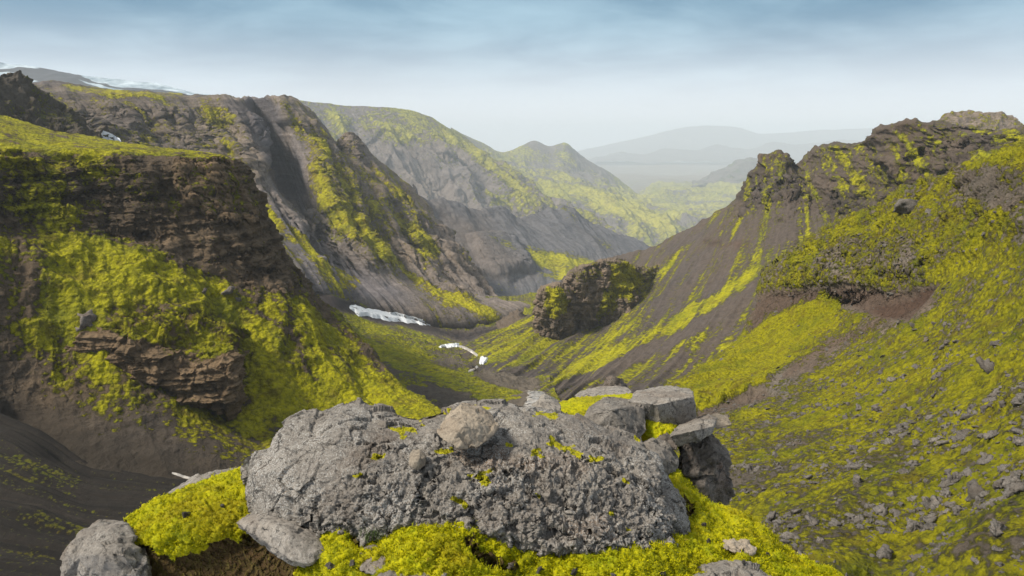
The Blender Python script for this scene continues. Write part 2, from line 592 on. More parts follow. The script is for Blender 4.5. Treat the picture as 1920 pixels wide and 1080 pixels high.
# ---- far slopes with twin peaks
def build_peaks():
    cols = [
        [(845, 240, 1980), (890, 300, 1850), (950, 340, 1650), (1000, 400, 1450), (1010, 470, 1300)],
        [(900, 266, 2050), (935, 305, 1900), (1000, 345, 1650), (1060, 410, 1400), (1080, 480, 1250)],
        [(943, 286, 2100), (965, 318, 1950), (1040, 355, 1650), (1110, 420, 1380), (1130, 490, 1220)],
        [(975, 274, 2150), (985, 320, 1980), (1060, 350, 1680), (1160, 425, 1380), (1180, 500, 1200)],
        [(1003, 265, 2200), (1010, 322, 2000), (1085, 355, 1700), (1200, 430, 1380), (1215, 500, 1200)],
        [(1030, 275, 2200), (1040, 322, 2020), (1110, 360, 1720), (1225, 440, 1380), (1240, 500, 1220)],
        [(1058, 269, 2200), (1070, 322, 2050), (1135, 365, 1760), (1250, 447, 1380), (1265, 500, 1240)],
        [(1080, 284, 2230), (1100, 330, 2080), (1165, 375, 1800), (1268, 440, 1420), (1285, 500, 1260)],
        [(1105, 302, 2250), (1130, 345, 2100), (1195, 385, 1850), (1285, 430, 1500), (1310, 490, 1300)],
        [(1145, 325, 2280), (1165, 360, 2130), (1220, 390, 1900), (1295, 412, 1620), (1340, 470, 1350)],
        [(1180, 352, 2300), (1205, 374, 2150), (1250, 395, 1950), (1320, 410, 1700), (1370, 450, 1400)],
    ]
    p = Patch(cols, 360, 260, (300, 0.5, 10), k=2.0)
    r = p.g(ridged, 130, 420, 4)
    e0 = sstep(0.0, 0.15, p.fall[..., 1] / p.fall[..., 1].max() - p.fall[0, p.nb, 1] / p.fall[..., 1].max())
    p.push(((r - 0.5) * 42 + p.f(fbm, 90, 4) * 9 + p.f(facet, 60, 2) * 3) * (0.15 + 0.85 * e0))
    px, py = p.warp(120, 14)
    m = 0.56 + 0.4 * p.f(fbm, 130, 5) + 0.25 * (r - 0.5)
    m -= 0.35 * stroke(px, py, [(1010, 270, 8), (1060, 275, 8), (1140, 330, 12)], 10)
    m += 0.4 * stroke(px, py, [(930, 305, 4), (990, 340, 9), (1120, 375, 18), (1250, 412, 10)], 12)
    m -= 0.35 * stroke(px, py, [(1000, 360, 10), (1080, 400, 25)], 15)
    m += 0.25 * poly(px, py, [(1080, 350), (1280, 410), (1260, 450), (1150, 420)], 20)
    o = p.build('hill', terrain_mat('peak_ground', 180, rock=(0.13, 0.12, 0.125), warmc=(0.16, 0.13, 0.1), mossd=(0.15, 0.15, 0.03),
                                    mossl=(0.364, 0.337, 0.04), bump=0.7), m, 0.35, 0.0)
    tag(o, 'hazy twin peaked hill with long green slopes down to the plain', 'hill', kind='structure')
    # low plateau with dark scarps
    cols = [[(1200, 378, 2300), (1206, 384, 2230), (1215, 395, 2100), (1230, 412, 1850)],
            [(1230, 362, 2350), (1236, 376, 2260), (1245, 392, 2080), (1260, 412, 1850)],
            [(1290, 360, 2400), (1295, 378, 2290), (1300, 392, 2080), (1315, 412, 1850)],
            [(1340, 354, 2420), (1345, 372, 2310), (1350, 390, 2080), (1365, 412, 1850)],
            [(1420, 350, 2450), (1425, 370, 2330), (1430, 388, 2100), (1445, 412, 1850)],
            [(1560, 350, 2450), (1565, 370, 2330), (1570, 388, 2100), (1580, 412, 1850)]]
    p = Patch(cols, 260, 90, (700, 0.02, 10), k=2.0)
    p.push((p.f(ridged, 110, 5) - 0.5) * 30)
    px, py = p.warp(100, 8)
    steep = 1 - sstep(0.35, 0.75, np.abs(p.N[..., 2]))
    m = 0.72 + 0.35 * p.f(fbm, 120, 4) - 0.6 * steep
    o = p.build('hill', bpy.data.materials['peak_ground'], m, 0.3, 0.2 * steep)
    tag(o, 'low far plateau with dark scarps at the valley mouth', 'hill', kind='structure')


build_peaks()


def build_far_ridge():
    cols = [
        [(520, 180, 1120), (560, 240, 1080), (610, 300, 1030), (650, 370, 980), (680, 460, 900)],
        [(560, 188, 1150), (590, 240, 1100), (640, 300, 1050), (680, 370, 1000), (720, 460, 900)],
        [(640, 197, 1180), (680, 250, 1120), (730, 320, 1050), (780, 400, 980), (820, 470, 900)],
        [(700, 200, 1200), (750, 260, 1130), (810, 330, 1060), (860, 415, 980), (900, 480, 900)],
        [(760, 207, 1230), (810, 270, 1150), (870, 340, 1080), (930, 425, 1000), (970, 490, 920)],
        [(803, 215, 1250), (850, 280, 1170), (910, 350, 1100), (990, 430, 1020), (1040, 500, 940)],
        [(835, 237, 1280), (885, 295, 1200), (950, 365, 1120), (1050, 440, 1050), (1090, 500, 960)],
        [(862, 249, 1320), (905, 305, 1230), (975, 365, 1160), (1090, 440, 1080), (1130, 500, 1000)],
        [(890, 274, 1380), (930, 318, 1280), (1000, 375, 1200), (1120, 440, 1120), (1150, 500, 1040)],
        [(925, 302, 1450), (965, 337, 1350), (1030, 387, 1260), (1150, 450, 1150), (1190, 500, 1080)],
        [(930, 330, 1600), (965, 350, 1500), (1030, 400, 1400), (1150, 460, 1250), (1190, 510, 1180)],
    ]
    p = Patch(cols, 420, 300, (500, ([500, 800, 870], [0.12, 0.12, 0.5]), 12), k=2.0)
    r = p.g(ridged, 75, 300, 5)
    e0 = sstep(0.0, 0.15, p.fall[..., 1] / p.fall[..., 1].max() - p.fall[0, p.nb, 1] / p.fall[..., 1].max())
    p.push((r - 0.55) * 62 * (0.06 + 0.94 * e0) + p.f(fbm, 60, 5) * 8 * (0.15 + 0.85 * e0))
    e0 = sstep(0.0, 0.1, p.fall[..., 1] / p.fall[..., 1].max() - p.fall[0, p.nb, 1] / p.fall[..., 1].max())
    p.push(p.f(facet, 45, 2) * 2.5 * (0.1 + 0.9 * e0))
    px, py = p.warp(90, 16)
    m = 0.4 + 0.3 * p.f(fbm, 80, 5) + 0.5 * (r - 0.6)
    m += 0.25 * (1 - sstep(225, 262, py - 0.12 * (px - 600)))
    m -= 0.25 * poly(px, py, [(640, 260), (860, 330), (960, 420), (760, 400)], 40)
    m += 0.35 * stroke(px, py, [(845, 255, 6), (940, 330, 10), (1000, 365, 12)], 12)
    m += 0.2 * stroke(px, py, [(930, 380, 14), (960, 450, 14)], 14)
    o = p.build('hill', terrain_mat('ridge_ground', 120, rock=(0.15, 0.135, 0.14), warmc=(0.19, 0.15, 0.115), mossd=(0.14, 0.14, 0.02),
                                    mossl=(0.348, 0.321, 0.03), bump=0.8), m, 0.45 + 0.3 * p.f(fbm, 100, 3), 0.0)
    tag(o, 'hazy green and brown mountain ridge behind the left cliffs', 'hill', kind='structure')


build_far_ridge()


def build_glacier():
    cols = [[(-150, 100, 1600), (-130, 150, 1520), (-110, 230, 1400)],
            [(0, 117, 1600), (10, 150, 1520), (30, 230, 1400)],
            [(60, 124, 1600), (70, 152, 1520), (90, 230, 1400)],
            [(120, 133, 1600), (130, 158, 1520), (150, 230, 1400)],
            [(210, 147, 1600), (220, 168, 1520), (240, 230, 1400)],
            [(310, 161, 1600), (320, 176, 1520), (340, 230, 1400)],
            [(400, 178, 1600), (410, 190, 1520), (430, 230, 1400)],
            [(500, 190, 1600), (510, 198, 1520), (530, 230, 1400)]]
    p = Patch(cols, 260, 80, (500, -0.02, 8))
    p.push(p.f(fbm, 120, 4) * 6)
    px, py = p.warp(90, 7)
    rockm = poly(px, py, [(-150, 126), (20, 128), (80, 127), (130, 138), (175, 152), (300, 170), (420, 186), (420, 240), (-150, 240)], 3)
    rockm *= 1 - poly(px, py, [(-150, 128), (20, 136), (72, 151), (30, 152), (-150, 150)], 3)
    rockm *= 1 - 0.8 * poly(px, py, [(140, 150), (185, 156), (240, 166), (180, 163)], 2)
    m = bpy.data.materials.new('glacier_snow')
    m.use_nodes = True
    t = NT(m.node_tree)
    pos = t.n('ShaderNodeNewGeometry').outputs['Position']
    at = t.n('ShaderNodeAttribute', None, attribute_name='mask')
    a = t.n('ShaderNodeSeparateColor', {0: at.outputs['Color']}).outputs[0]
    n = t.noise(pos, 0.03, 6, 0.6)
    k = t.ss(t.math('ADD', a, t.math('MULTIPLY', t.math('SUBTRACT', n, 0.5), 0.7)), 0.42, 0.58)
    ice = t.mix(t.lin(n, 0.35, 0.65), (0.14, 0.2, 0.25), (0.5, 0.58, 0.64))
    c = t.mix(k, ice, (0.035, 0.04, 0.05))
    b = t.n('ShaderNodeBsdfPrincipled', {'Base Color': c, 'Roughness': 0.8})
    t.n('ShaderNodeOutputMaterial', {0: b.outputs[0]})
    o = p.build('mountain', m, rockm, 0, 0)
    tag(o, 'long snow covered glacier slope with dark rock bands at the far left', 'mountain', kind='structure')


build_glacier()


def build_dark_ridge():
    cols = [
        [(770, 350, 640), (790, 425, 600), (830, 500, 560), (890, 560, 500), (900, 610, 440)],
        [(805, 377, 660), (850, 440, 610), (890, 505, 560), (940, 568, 490), (945, 610, 440)],
        [(850, 378, 680), (885, 440, 630), (925, 505, 570), (965, 572, 490), (970, 615, 440)],
        [(880, 392, 700), (920, 450, 640), (960, 510, 580), (985, 575, 490), (990, 615, 440)],
        [(905, 399, 710), (950, 455, 650), (985, 515, 580), (1005, 575, 495), (1010, 615, 440)],
        [(932, 393, 740), (985, 450, 670), (1020, 500, 610), (1030, 560, 520), (1030, 610, 450)],
        [(965, 412, 760), (1020, 450, 700), (1060, 485, 640), (1070, 540, 550), (1070, 600, 470)],
        [(1000, 403, 790), (1060, 445, 720), (1100, 475, 670), (1110, 525, 590), (1110, 590, 490)],
        [(1060, 391, 830), (1100, 440, 760), (1130, 470, 710), (1150, 510, 620), (1150, 570, 520)],
        [(1090, 408, 860), (1135, 445, 790), (1165, 472, 740), (1190, 505, 660), (1190, 550, 550)],
        [(1140, 433, 900), (1175, 455, 830), (1195, 475, 780), (1220, 505, 700), (1230, 540, 600)],
        [(1200, 456, 950), (1220, 468, 880), (1235, 480, 830), (1260, 505, 740), (1270, 540, 640)],
        [(1240, 475, 980), (1255, 485, 920), (1270, 495, 860), (1290, 515, 780), (1300, 540, 680)],
    ]
    p = Patch(cols, 420, 260, (160, 0.6, 10), k=1.35)
    r = p.g(ridged, 45, 240, 4)
    top = 1 - sstep(0.0, 0.4, p.fall[..., 1] / p.fall[..., 1].max() - 0.15)
    p.push((r - 0.5) * 16 * (0.4 + top) + p.f(fbm, 26, 5) * 4 * (0.35 + top))
    px, py = p.warp(40, 10)
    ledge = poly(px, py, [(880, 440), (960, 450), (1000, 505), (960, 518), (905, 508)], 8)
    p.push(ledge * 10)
    px, py = p.warp(40, 12)
    m = 0.12 + 0.25 * p.f(fbm, 50, 5)
    m += 0.75 * poly(px, py, [(985, 455), (1040, 470), (1115, 490), (1060, 525), (1010, 500)], 10)
    m += 0.45 * stroke(px, py, [(1055, 398, 6), (1085, 415, 5)], 8)
    m += 0.35 * poly(px, py, [(920, 435), (960, 445), (970, 475), (930, 460)], 8)
    m += 0.4 * stroke(px, py, [(1110, 440, 3), (1145, 460, 4)], 6)
    warm = 0.25 + 0.6 * poly(px, py, [(800, 380), (900, 410), (1000, 510), (900, 520), (830, 450)], 30)
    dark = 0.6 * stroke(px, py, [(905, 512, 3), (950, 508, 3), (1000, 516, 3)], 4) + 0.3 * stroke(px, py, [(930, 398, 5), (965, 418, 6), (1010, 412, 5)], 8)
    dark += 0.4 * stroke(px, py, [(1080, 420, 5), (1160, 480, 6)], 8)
    o = p.build('hill', terrain_mat('scree_ridge', 46, rock=(0.105, 0.11, 0.125), warmc=(0.135, 0.11, 0.095), bump=0.7, streak=0.5,
                                    mossd=(0.12, 0.12, 0.01), mossl=(0.364, 0.337, 0.012)), m, warm, dark)
    tag(o, 'low blue grey scree ridge crossing the middle of the valley', 'hill', kind='structure')


build_dark_ridge()


# ---- main cliffs on the left
F_COLS = [
    [(-30, 145, 410), (0, 190, 400), (50, 240, 385), (100, 290, 365), (160, 350, 340), (240, 420, 310)],
    [(40, 151, 430), (70, 190, 420), (120, 240, 400), (170, 290, 380), (230, 350, 350), (310, 420, 320)],
    [(110, 156, 450), (140, 200, 440), (190, 250, 420), (240, 300, 395), (310, 370, 360), (390, 450, 330)],
    [(200, 166, 480), (230, 210, 465), (280, 270, 440), (330, 320, 410), (400, 400, 370), (480, 480, 340)],
    [(290, 173, 510), (320, 220, 495), (360, 275, 470), (400, 330, 435), (470, 420, 385), (550, 520, 345)],
    [(370, 178, 540), (395, 230, 515), (425, 280, 475), (465, 345, 438), (540, 450, 390), (610, 550, 350)],
    [(425, 182, 550), (450, 230, 525), (478, 290, 485), (508, 355, 445), (580, 470, 400), (650, 560, 370)],
    [(455, 184, 600), (470, 235, 590), (492, 300, 566), (520, 375, 500), (590, 475, 418), (675, 570, 378)],
    [(470, 184, 660), (484, 237, 650), (508, 305, 620), (538, 382, 535), (615, 480, 427), (705, 582, 386)],
    [(497, 183, 618), (518, 240, 604), (548, 308, 572), (577, 390, 508), (645, 490, 430), (745, 594, 392)],
    [(521, 183, 575), (546, 240, 552), (581, 310, 518), (615, 397, 478), (692, 502, 430), (790, 603, 396)],
    [(547, 182, 600), (580, 250, 570), (620, 320, 530), (655, 410, 485), (730, 510, 440), (830, 609, 402)],
    [(572, 202, 620), (610, 265, 590), (645, 330, 550), (690, 420, 505), (770, 520, 452), (870, 610, 410)],
    [(600, 230, 640), (630, 282, 615), (670, 345, 575), (722, 430, 525), (810, 530, 462), (905, 607, 420)],
    [(628, 268, 660), (648, 310, 640), (692, 370, 600), (748, 448, 535), (845, 540, 472), (935, 601, 430)],
    [(655, 250, 632), (668, 305, 606), (720, 375, 572), (780, 455, 530), (870, 545, 480), (955, 599, 440)],
    [(690, 287, 650), (712, 325, 625), (755, 390, 590), (810, 465, 540), (890, 550, 490), (970, 591, 450)],
    [(738, 326, 660), (755, 360, 640), (785, 410, 600), (830, 475, 555), (905, 555, 500), (985, 586, 460)],
    [(775, 360, 665), (790, 385, 650), (810, 425, 620), (850, 490, 570), (920, 560, 510), (995, 581, 470)],
    [(805, 396, 672), (815, 412, 660), (835, 450, 630), (870, 510, 580), (930, 565, 520), (1000, 578, 475)],
    [(800, 420, 720), (812, 432, 710), (832, 465, 690), (862, 520, 640), (920, 570, 560), (990, 585, 500)],
]


def build_cliffs():
    net = []
    for c in F_COLS:
        x, y, Y = c[0]
        ry = max(y + 4, np.interp(x, [-30, 40, 110, 200, 290, 370, 425], [168, 172, 175, 178, 182, 185, 187])) if x < 440 else y + 4
        far = np.interp(x, [400, 470], [1.28, 1.015])
        net.append([(x, y, Y * far), (x + 4, ry, Y * 0.995)] + c[1:] + [(c[-1][0] + 6, c[-1][1] + 28, c[-1][2] + 6)])
    p = Patch(net, 760, 420, (260, ([560, 680], [0.02, 0.7]), 14))
    v = p.fall[..., 1] / p.fall[..., 1].max()
    px, py = p.warp(60, 12)
    # crags occupy the upper part, smooth scree fans the lower part
    lim = np.interp(p.px, [0, 300, 430, 520, 600, 660, 760, 850, 1000], [420, 380, 350, 400, 470, 480, 520, 540, 560])
    crag = 1 - sstep(-40, 45, p.py - lim + 40 * p.f(fbm, 45, 4, 9.0))
    crag *= 1 - 0.85 * poly(px, py, [(462, 186), (525, 186), (585, 310), (616, 400), (560, 420), (500, 350), (480, 270)], 8)
    rimy = np.interp(p.px, [40, 200, 370, 425, 545, 572, 600, 628, 655, 690, 738, 805], [172, 180, 187, 190, 186, 206, 234, 272, 256, 292, 330, 400])
    edge = sstep(2, 46, p.py - rimy)
    edge[:, :p.nb + 2] = 0
    r = p.g(ridged, 34, 160, 5)
    p.push(((r - 0.5) * 22) * crag * (0.06 + 0.94 * edge) + (p.g(ridged, 30, 300, 3, 7.7) - 0.5) * 5)
    p.push((p.f(facet, 26, 2) * 1.6 + (p.g(ridged, 16, 130, 4, 2.2) - 0.5) * 17 + p.f(ridged, 34, 3) * 5 - 3) * crag * (0.12 + 0.88 * edge))
    p.push((p.f(facet, 7, 2, 3.0) * 0.5 + p.f(fbm, 8, 4) * 0.5) * crag * (0.3 + 0.7 * edge))
    st = p.f(fbm, 6.0, 4, 0, (0.05, 0.05, 1.0))
    p.push(st * 2.0 * crag * edge, np.stack([p.N[..., 0], p.N[..., 1], 0 * st], -1))
    px, py = p.warp(40, 15)
    nz = p.N[..., 2]
    m = 0.38 + 0.22 * p.f(fbm, 34, 5) + 0.2 * p.f(fbm, 9, 4, 4.0) + 0.3 * p.g(fbm, 7, 50, 5) - 0.14 * (1 - crag)
    m += 0.3 * poly(px, py, [(590, 260), (640, 300), (720, 400), (760, 470), (700, 500), (630, 420), (600, 350)], 30)
    m += 0.28 * poly(px, py, [(540, 210), (600, 260), (620, 400), (560, 300)], 20)
    m += 0.22 * poly(px, py, [(690, 310), (770, 360), (830, 470), (800, 490), (720, 400)], 18)
    m += 0.55 * poly(px, py, [(780, 425), (830, 480), (825, 497), (790, 475)], 10)
    m += 0.55 * stroke(px, py, [(500, 390, 8), (560, 450, 14), (640, 530, 20), (655, 552, 16)], 14)
    m += 0.4 * stroke(px, py, [(470, 350, 4), (505, 420, 8), (560, 520, 14)], 10)
    m += 0.6 * stroke(px, py, [(640, 390, 6), (720, 470, 10), (800, 535, 9), (880, 575, 10), (925, 606, 8)], 10)
    m += 0.25 * poly(px, py, [(720, 500), (900, 560), (930, 612), (800, 600)], 25)
    m += 0.3 * stroke(px, py, [(415, 240, 5), (440, 285, 6), (470, 330, 5)], 9)
    m += 0.25 * poly(px, py, [(215, 250), (290, 235), (310, 280), (240, 285)], 15)
    top = np.zeros(p.shape)
    top[:, :p.nb] = 1
    m = np.where(top > 0, 0.3 + 0.5 * poly(px, py, [(100, 155), (350, 178), (330, 186), (120, 176)], 6), m)
    m += 0.45 * poly(px, py, [(105, 160), (180, 165), (345, 177), (340, 182), (260, 180), (130, 173)], 3)
    m -= 0.6 * poly(px, py, [(470, 190), (515, 195), (572, 330), (578, 395), (520, 350), (490, 270)], 16)
    m -= 0.4 * poly(px, py, [(470, 360), (600, 440), (760, 560), (660, 545), (560, 450)], 22) * (m < 0.62)
    m -= 0.4 * poly(px, py, [(830, 420), (880, 500), (970, 570), (900, 560), (820, 490)], 18)
    m -= 0.35 * poly(px, py, [(740, 400), (790, 520), (900, 580), (850, 580), (740, 500)], 18) * (m < 0.6)
    warm = 0.42 + 0.3 * p.f(fbm, 60, 4) + 0.25 * crag
    warm -= 0.5 * poly(px, py, [(460, 350), (620, 450), (760, 570), (600, 560)], 30)
    warm -= 0.35 * poly(px, py, [(470, 190), (515, 195), (575, 330), (580, 395), (520, 350), (490, 270)], 16)
    recess_shade = poly(px, py, [(418, 190), (521, 186), (523, 262), (574, 345), (580, 392), (512, 348), (505, 290), (458, 228)], 7)  # shadow in the cliff recess, painted into the rock colour
    m -= 0.5 * recess_shade
    warm -= 0.4 * recess_shade
    dark = 0.5 * recess_shade + 0.35 * (1 - sstep(330, 430, px)) * crag
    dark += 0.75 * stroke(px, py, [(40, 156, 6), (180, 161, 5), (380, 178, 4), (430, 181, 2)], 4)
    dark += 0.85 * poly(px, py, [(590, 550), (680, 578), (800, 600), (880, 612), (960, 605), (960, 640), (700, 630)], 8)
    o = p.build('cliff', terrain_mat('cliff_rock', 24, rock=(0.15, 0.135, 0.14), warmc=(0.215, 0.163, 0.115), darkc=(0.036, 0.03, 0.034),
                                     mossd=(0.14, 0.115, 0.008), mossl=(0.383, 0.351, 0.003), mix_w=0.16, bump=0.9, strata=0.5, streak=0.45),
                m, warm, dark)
    tag(o, 'craggy mossy cliff wall with grey scree fans on the left of the valley', 'cliff', kind='structure')
    return p


CLIFF = build_cliffs()


def build_left_hill():
    cols = [[(-120, 105, 255), (-110, 170, 235), (-100, 240, 215), (-90, 310, 190)],
            [(-50, 125, 260), (-40, 185, 240), (-30, 245, 220), (-20, 310, 190)],
            [(0, 139, 265), (10, 190, 250), (20, 250, 225), (30, 310, 195)],
            [(40, 150, 275), (55, 200, 255), (70, 260, 230), (80, 310, 200)],
            [(80, 176, 285), (95, 215, 265), (112, 262, 237), (120, 310, 205)],
            [(120, 209, 290), (130, 238, 270), (150, 268, 242), (160, 310, 210)],
            [(155, 242, 295), (165, 258, 280), (185, 278, 250), (200, 310, 215)],
            [(190, 266, 300), (200, 275, 285), (215, 288, 255), (230, 315, 220)],
            [(215, 290, 310), (220, 295, 290), (230, 300, 260), (250, 325, 230)]]
    p = Patch(cols, 260, 160, (120, 0.6, 8))
    p.push((p.g(ridged, 24, 70, 4) - 0.5) * 9 + p.f(facet, 9, 3) * 2.2)
    px, py = p.warp(20, 8)
    m = 0.4 + 0.45 * p.f(fbm, 22, 5)
    o = p.build('hill', terrain_mat('left_hill_ground', 12, rock=(0.07, 0.06, 0.055), warmc=(0.085, 0.065, 0.04), bump=0.9,
                                    mossd=(0.06, 0.06, 0.005), mossl=(0.174, 0.161, 0.008)), m, 0.5, 0.1)
    tag(o, 'dark brown craggy hill rising behind the green mesa top', 'hill', kind='structure')


build_left_hill()


def build_spire():
    cols = [[(628, 300, 640), (630, 306, 632), (634, 318, 624), (640, 334, 616)], [(634, 272, 636), (635, 288, 624), (639, 306, 614), (645, 336, 606)],
            [(643, 256, 634), (644, 276, 618), (648, 302, 608), (655, 338, 598)], [(655, 248, 632), (657, 272, 614), (662, 302, 604), (668, 342, 592)],
            [(666, 252, 632), (669, 276, 614), (674, 304, 604), (680, 346, 590)], [(676, 266, 634), (679, 286, 618), (684, 310, 606), (692, 348, 592)],
            [(688, 288, 638), (691, 300, 626), (696, 320, 612), (704, 350, 598)], [(700, 306, 644), (702, 314, 634), (708, 328, 620), (714, 352, 604)]]
    p = Patch(cols, 200, 180, (22, 1.6, 10))
    p.push(p.f(facet, 9, 2, 2.0) * 1.7 + (p.f(ridged, 8, 4) - 0.5) * 2.0)
    p.push(p.f(fbm, 4.0, 3, 0, (0.06, 0.06, 1.0)) * 1.2, np.stack([p.N[..., 0], p.N[..., 1], 0 * p.px], -1))
    m = 0.3 + 0.35 * p.f(fbm, 12, 4)
    o = p.build('rock_outcrop', bpy.data.materials['cliff_rock'], m, 0.65, 0.15)
    tag(o, 'pointed brown rock spire on the crest of the left cliffs', 'rock outcrop')


build_spire()

H_COLS = [
    [(-110, 190, 190), (-110, 275, 118), (-100, 360, 110), (-90, 430, 106), (-80, 520, 99), (-70, 600, 95), (-60, 690, 91), (-50, 745, 88), (-50, 800, 80)],
    [(0, 216, 200), (0, 280, 128), (5, 360, 118), (10, 430, 113), (15, 520, 104), (20, 620, 98), (30, 710, 94), (40, 792, 90), (40, 850, 82)],
    [(100, 245, 210), (100, 285, 135), (105, 365, 126), (110, 430, 120), (120, 500, 112), (130, 600, 104), (150, 740, 95), (160, 855, 84), (160, 910, 78)],
    [(180, 259, 215), (200, 287, 142), (205, 370, 132), (215, 430, 126), (240, 510, 117), (250, 620, 107), (270, 760, 96), (280, 878, 83), (280, 930, 78)],
    [(260, 273, 215), (300, 289, 148), (310, 380, 138), (320, 450, 131), (350, 530, 122), (370, 650, 109), (380, 780, 98), (390, 903, 82), (390, 950, 78)],
    [(340, 282, 215), (380, 291, 153), (390, 390, 144), (410, 480, 136), (440, 560, 126), (450, 690, 111), (480, 800, 102), (520, 910, 86), (520, 960, 80)],
    [(390, 289, 215), (415, 294, 158), (435, 385, 149), (470, 495, 140), (510, 570, 130), (530, 680, 117), (580, 800, 106), (640, 900, 90), (640, 960, 82)],
    [(400, 290, 220), (428, 296, 165), (472, 385, 157), (515, 480, 149), (550, 560, 139), (598, 660, 125), (655, 770, 112), (730, 860, 95), (760, 920, 88)],
    [(405, 291, 225), (430, 300, 172), (479, 393, 164), (525, 490, 157), (575, 570, 146), (640, 660, 131), (706, 748, 117), (790, 830, 100), (840, 900, 92)],
    [(408, 291, 230), (432, 303, 185), (482, 402, 175), (532, 492, 168), (592, 558, 158), (676, 642, 143), (744, 722, 128), (840, 785, 112), (900, 860, 100)],
    [(408, 300, 250), (428, 320, 220), (474, 425, 210), (524, 515, 200), (582, 580, 190), (664, 662, 172), (732, 738, 155), (825, 800, 135), (880, 870, 120)],
]


def build_mesa():
    p = Patch(H_COLS, 720, 620, (80, 0.3, 8))
    v = p.py
    rim = np.interp(p.px, [-110, 0, 200, 415, 430], [277, 282, 289, 295, 300])
    base = np.interp(p.px, [-110, 0, 110, 230, 330, 420, 480, 560], [440, 440, 440, 455, 480, 520, 560, 560])
    face = sstep(-4, 8, p.py - rim) * (1 - sstep(-30, 30, p.py - base))
    below = sstep(-4, 30, p.py - rim)
    # broad relief: flutes on the wall, gullies on the slope
    p.push((p.g(ridged, 16, 60, 4) - 0.5) * 5.0 * face + (p.g(ridged, 18, 70, 4, 4.2) - 0.55) * 4.5 * below * (1 - face) * (1 - 0.7 * sstep(740, 820, p.py)))
    p.push(p.f(facet, 5, 3) * 0.8 * face * below + (p.f(ridged, 9, 3) - 0.5) * 1.6 * below * (1 - 0.85 * sstep(700, 800, p.py)) + p.f(fbm, 4, 4) * 0.3 * below)
    p.push(p.f(billow, 1.6, 4) * 0.16 * (1 - face) * (1 - 0.7 * sstep(720, 800, p.py)) + p.f(fbm, 7, 3) * 0.5 * (1 - below))
    # strata ledges
    hz = np.stack([p.N[..., 0], p.N[..., 1], 0 * v], -1)
    s1 = p.f(fbm, 1.5, 4, 0, (0.04, 0.04, 1.0))
    p.push(s1 * 0.95 * face, hz)
    blk = p.f(perlin_o, 3.2, 1, 5, (1, 1, 0.35))
    right_block = poly(p.px, p.py, [(330, 300), (425, 300), (480, 400), (480, 425), (410, 420), (330, 360)], 8)
    p.push(right_block * 1.2 + np.round(blk * 3) / 3 * 1.0 * right_block)
    px, py = p.warp(10, 16)
    m = 0.58 + 0.34 * p.f(fbm, 14, 6) + 0.2 * p.g(fbm, 4, 40, 4) + 0.16 * p.f(fbm, 2.5, 4, 3.0)
    m = m - 0.22 * face
    topm = 1 - sstep(-3, 4, p.py - rim + 3 * p.f(fbm, 4, 3))
    m += topm * (0.3 + 0.5 * p.f(fbm, 5, 4, 6.0) + 0.3 * p.f(fbm, 1.5, 3))
    m -= 0.3 * poly(px, py, [(190, 360), (480, 420), (535, 500), (530, 560), (440, 530), (330, 480), (210, 440)], 22)
    m += 0.2 * poly(px, py, [(0, 280), (200, 290), (190, 360), (120, 420), (0, 400)], 30)
    m += 0.38 * poly(px, py, [(90, 460), (200, 440), (330, 490), (430, 540), (470, 600), (440, 640), (330, 560), (230, 560), (110, 560)], 24)
    m += 0.42 * poly(px, py, [(440, 560), (560, 540), (700, 660), (860, 790), (600, 800), (480, 740), (440, 640)], 35)
    m += 0.26 * poly(px, py, [(0, 560), (150, 560), (200, 700), (60, 660)], 30)
    m += 0.22 * poly(px, py, [(180, 690), (300, 720), (480, 780), (700, 800), (480, 800), (250, 760)], 20)
    m -= 0.6 * sstep(0, 90, py - np.interp(px, [-100, 0, 160, 300, 480, 640, 760], [640, 655, 740, 790, 830, 850, 860]))
    m -= 0.35 * stroke(px, py, [(470, 580, 4), (560, 640, 8), (600, 720, 4)], 8)
    m -= 0.3 * poly(px, py, [(-20, 470), (60, 490), (80, 590), (-20, 590)], 14)
    m -= 0.3 * stroke(px, py, [(590, 560, 3), (676, 642, 5), (740, 715, 7)], 8)
    warm = 0.75 + 0.25 * p.f(fbm, 14, 4) - 0.5 * sstep(720, 800, py)
    warm += 0.3 * right_block
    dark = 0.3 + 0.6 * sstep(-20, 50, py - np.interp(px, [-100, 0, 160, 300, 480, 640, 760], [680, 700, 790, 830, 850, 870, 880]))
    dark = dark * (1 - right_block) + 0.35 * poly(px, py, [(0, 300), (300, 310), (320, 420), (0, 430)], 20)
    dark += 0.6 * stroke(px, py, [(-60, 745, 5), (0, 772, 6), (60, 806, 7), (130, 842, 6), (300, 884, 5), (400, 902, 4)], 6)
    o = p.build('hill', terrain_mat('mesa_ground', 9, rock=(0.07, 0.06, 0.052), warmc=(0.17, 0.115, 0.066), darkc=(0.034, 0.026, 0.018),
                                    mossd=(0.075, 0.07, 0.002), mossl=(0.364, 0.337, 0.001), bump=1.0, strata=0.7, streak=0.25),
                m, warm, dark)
    tag(o, 'flat topped green mesa with a dark layered cliff and mossy slope', 'hill', kind='structure')
    return p


def perlin_o(p, octs=1):
    return perlin(p)


MESA = build_mesa()


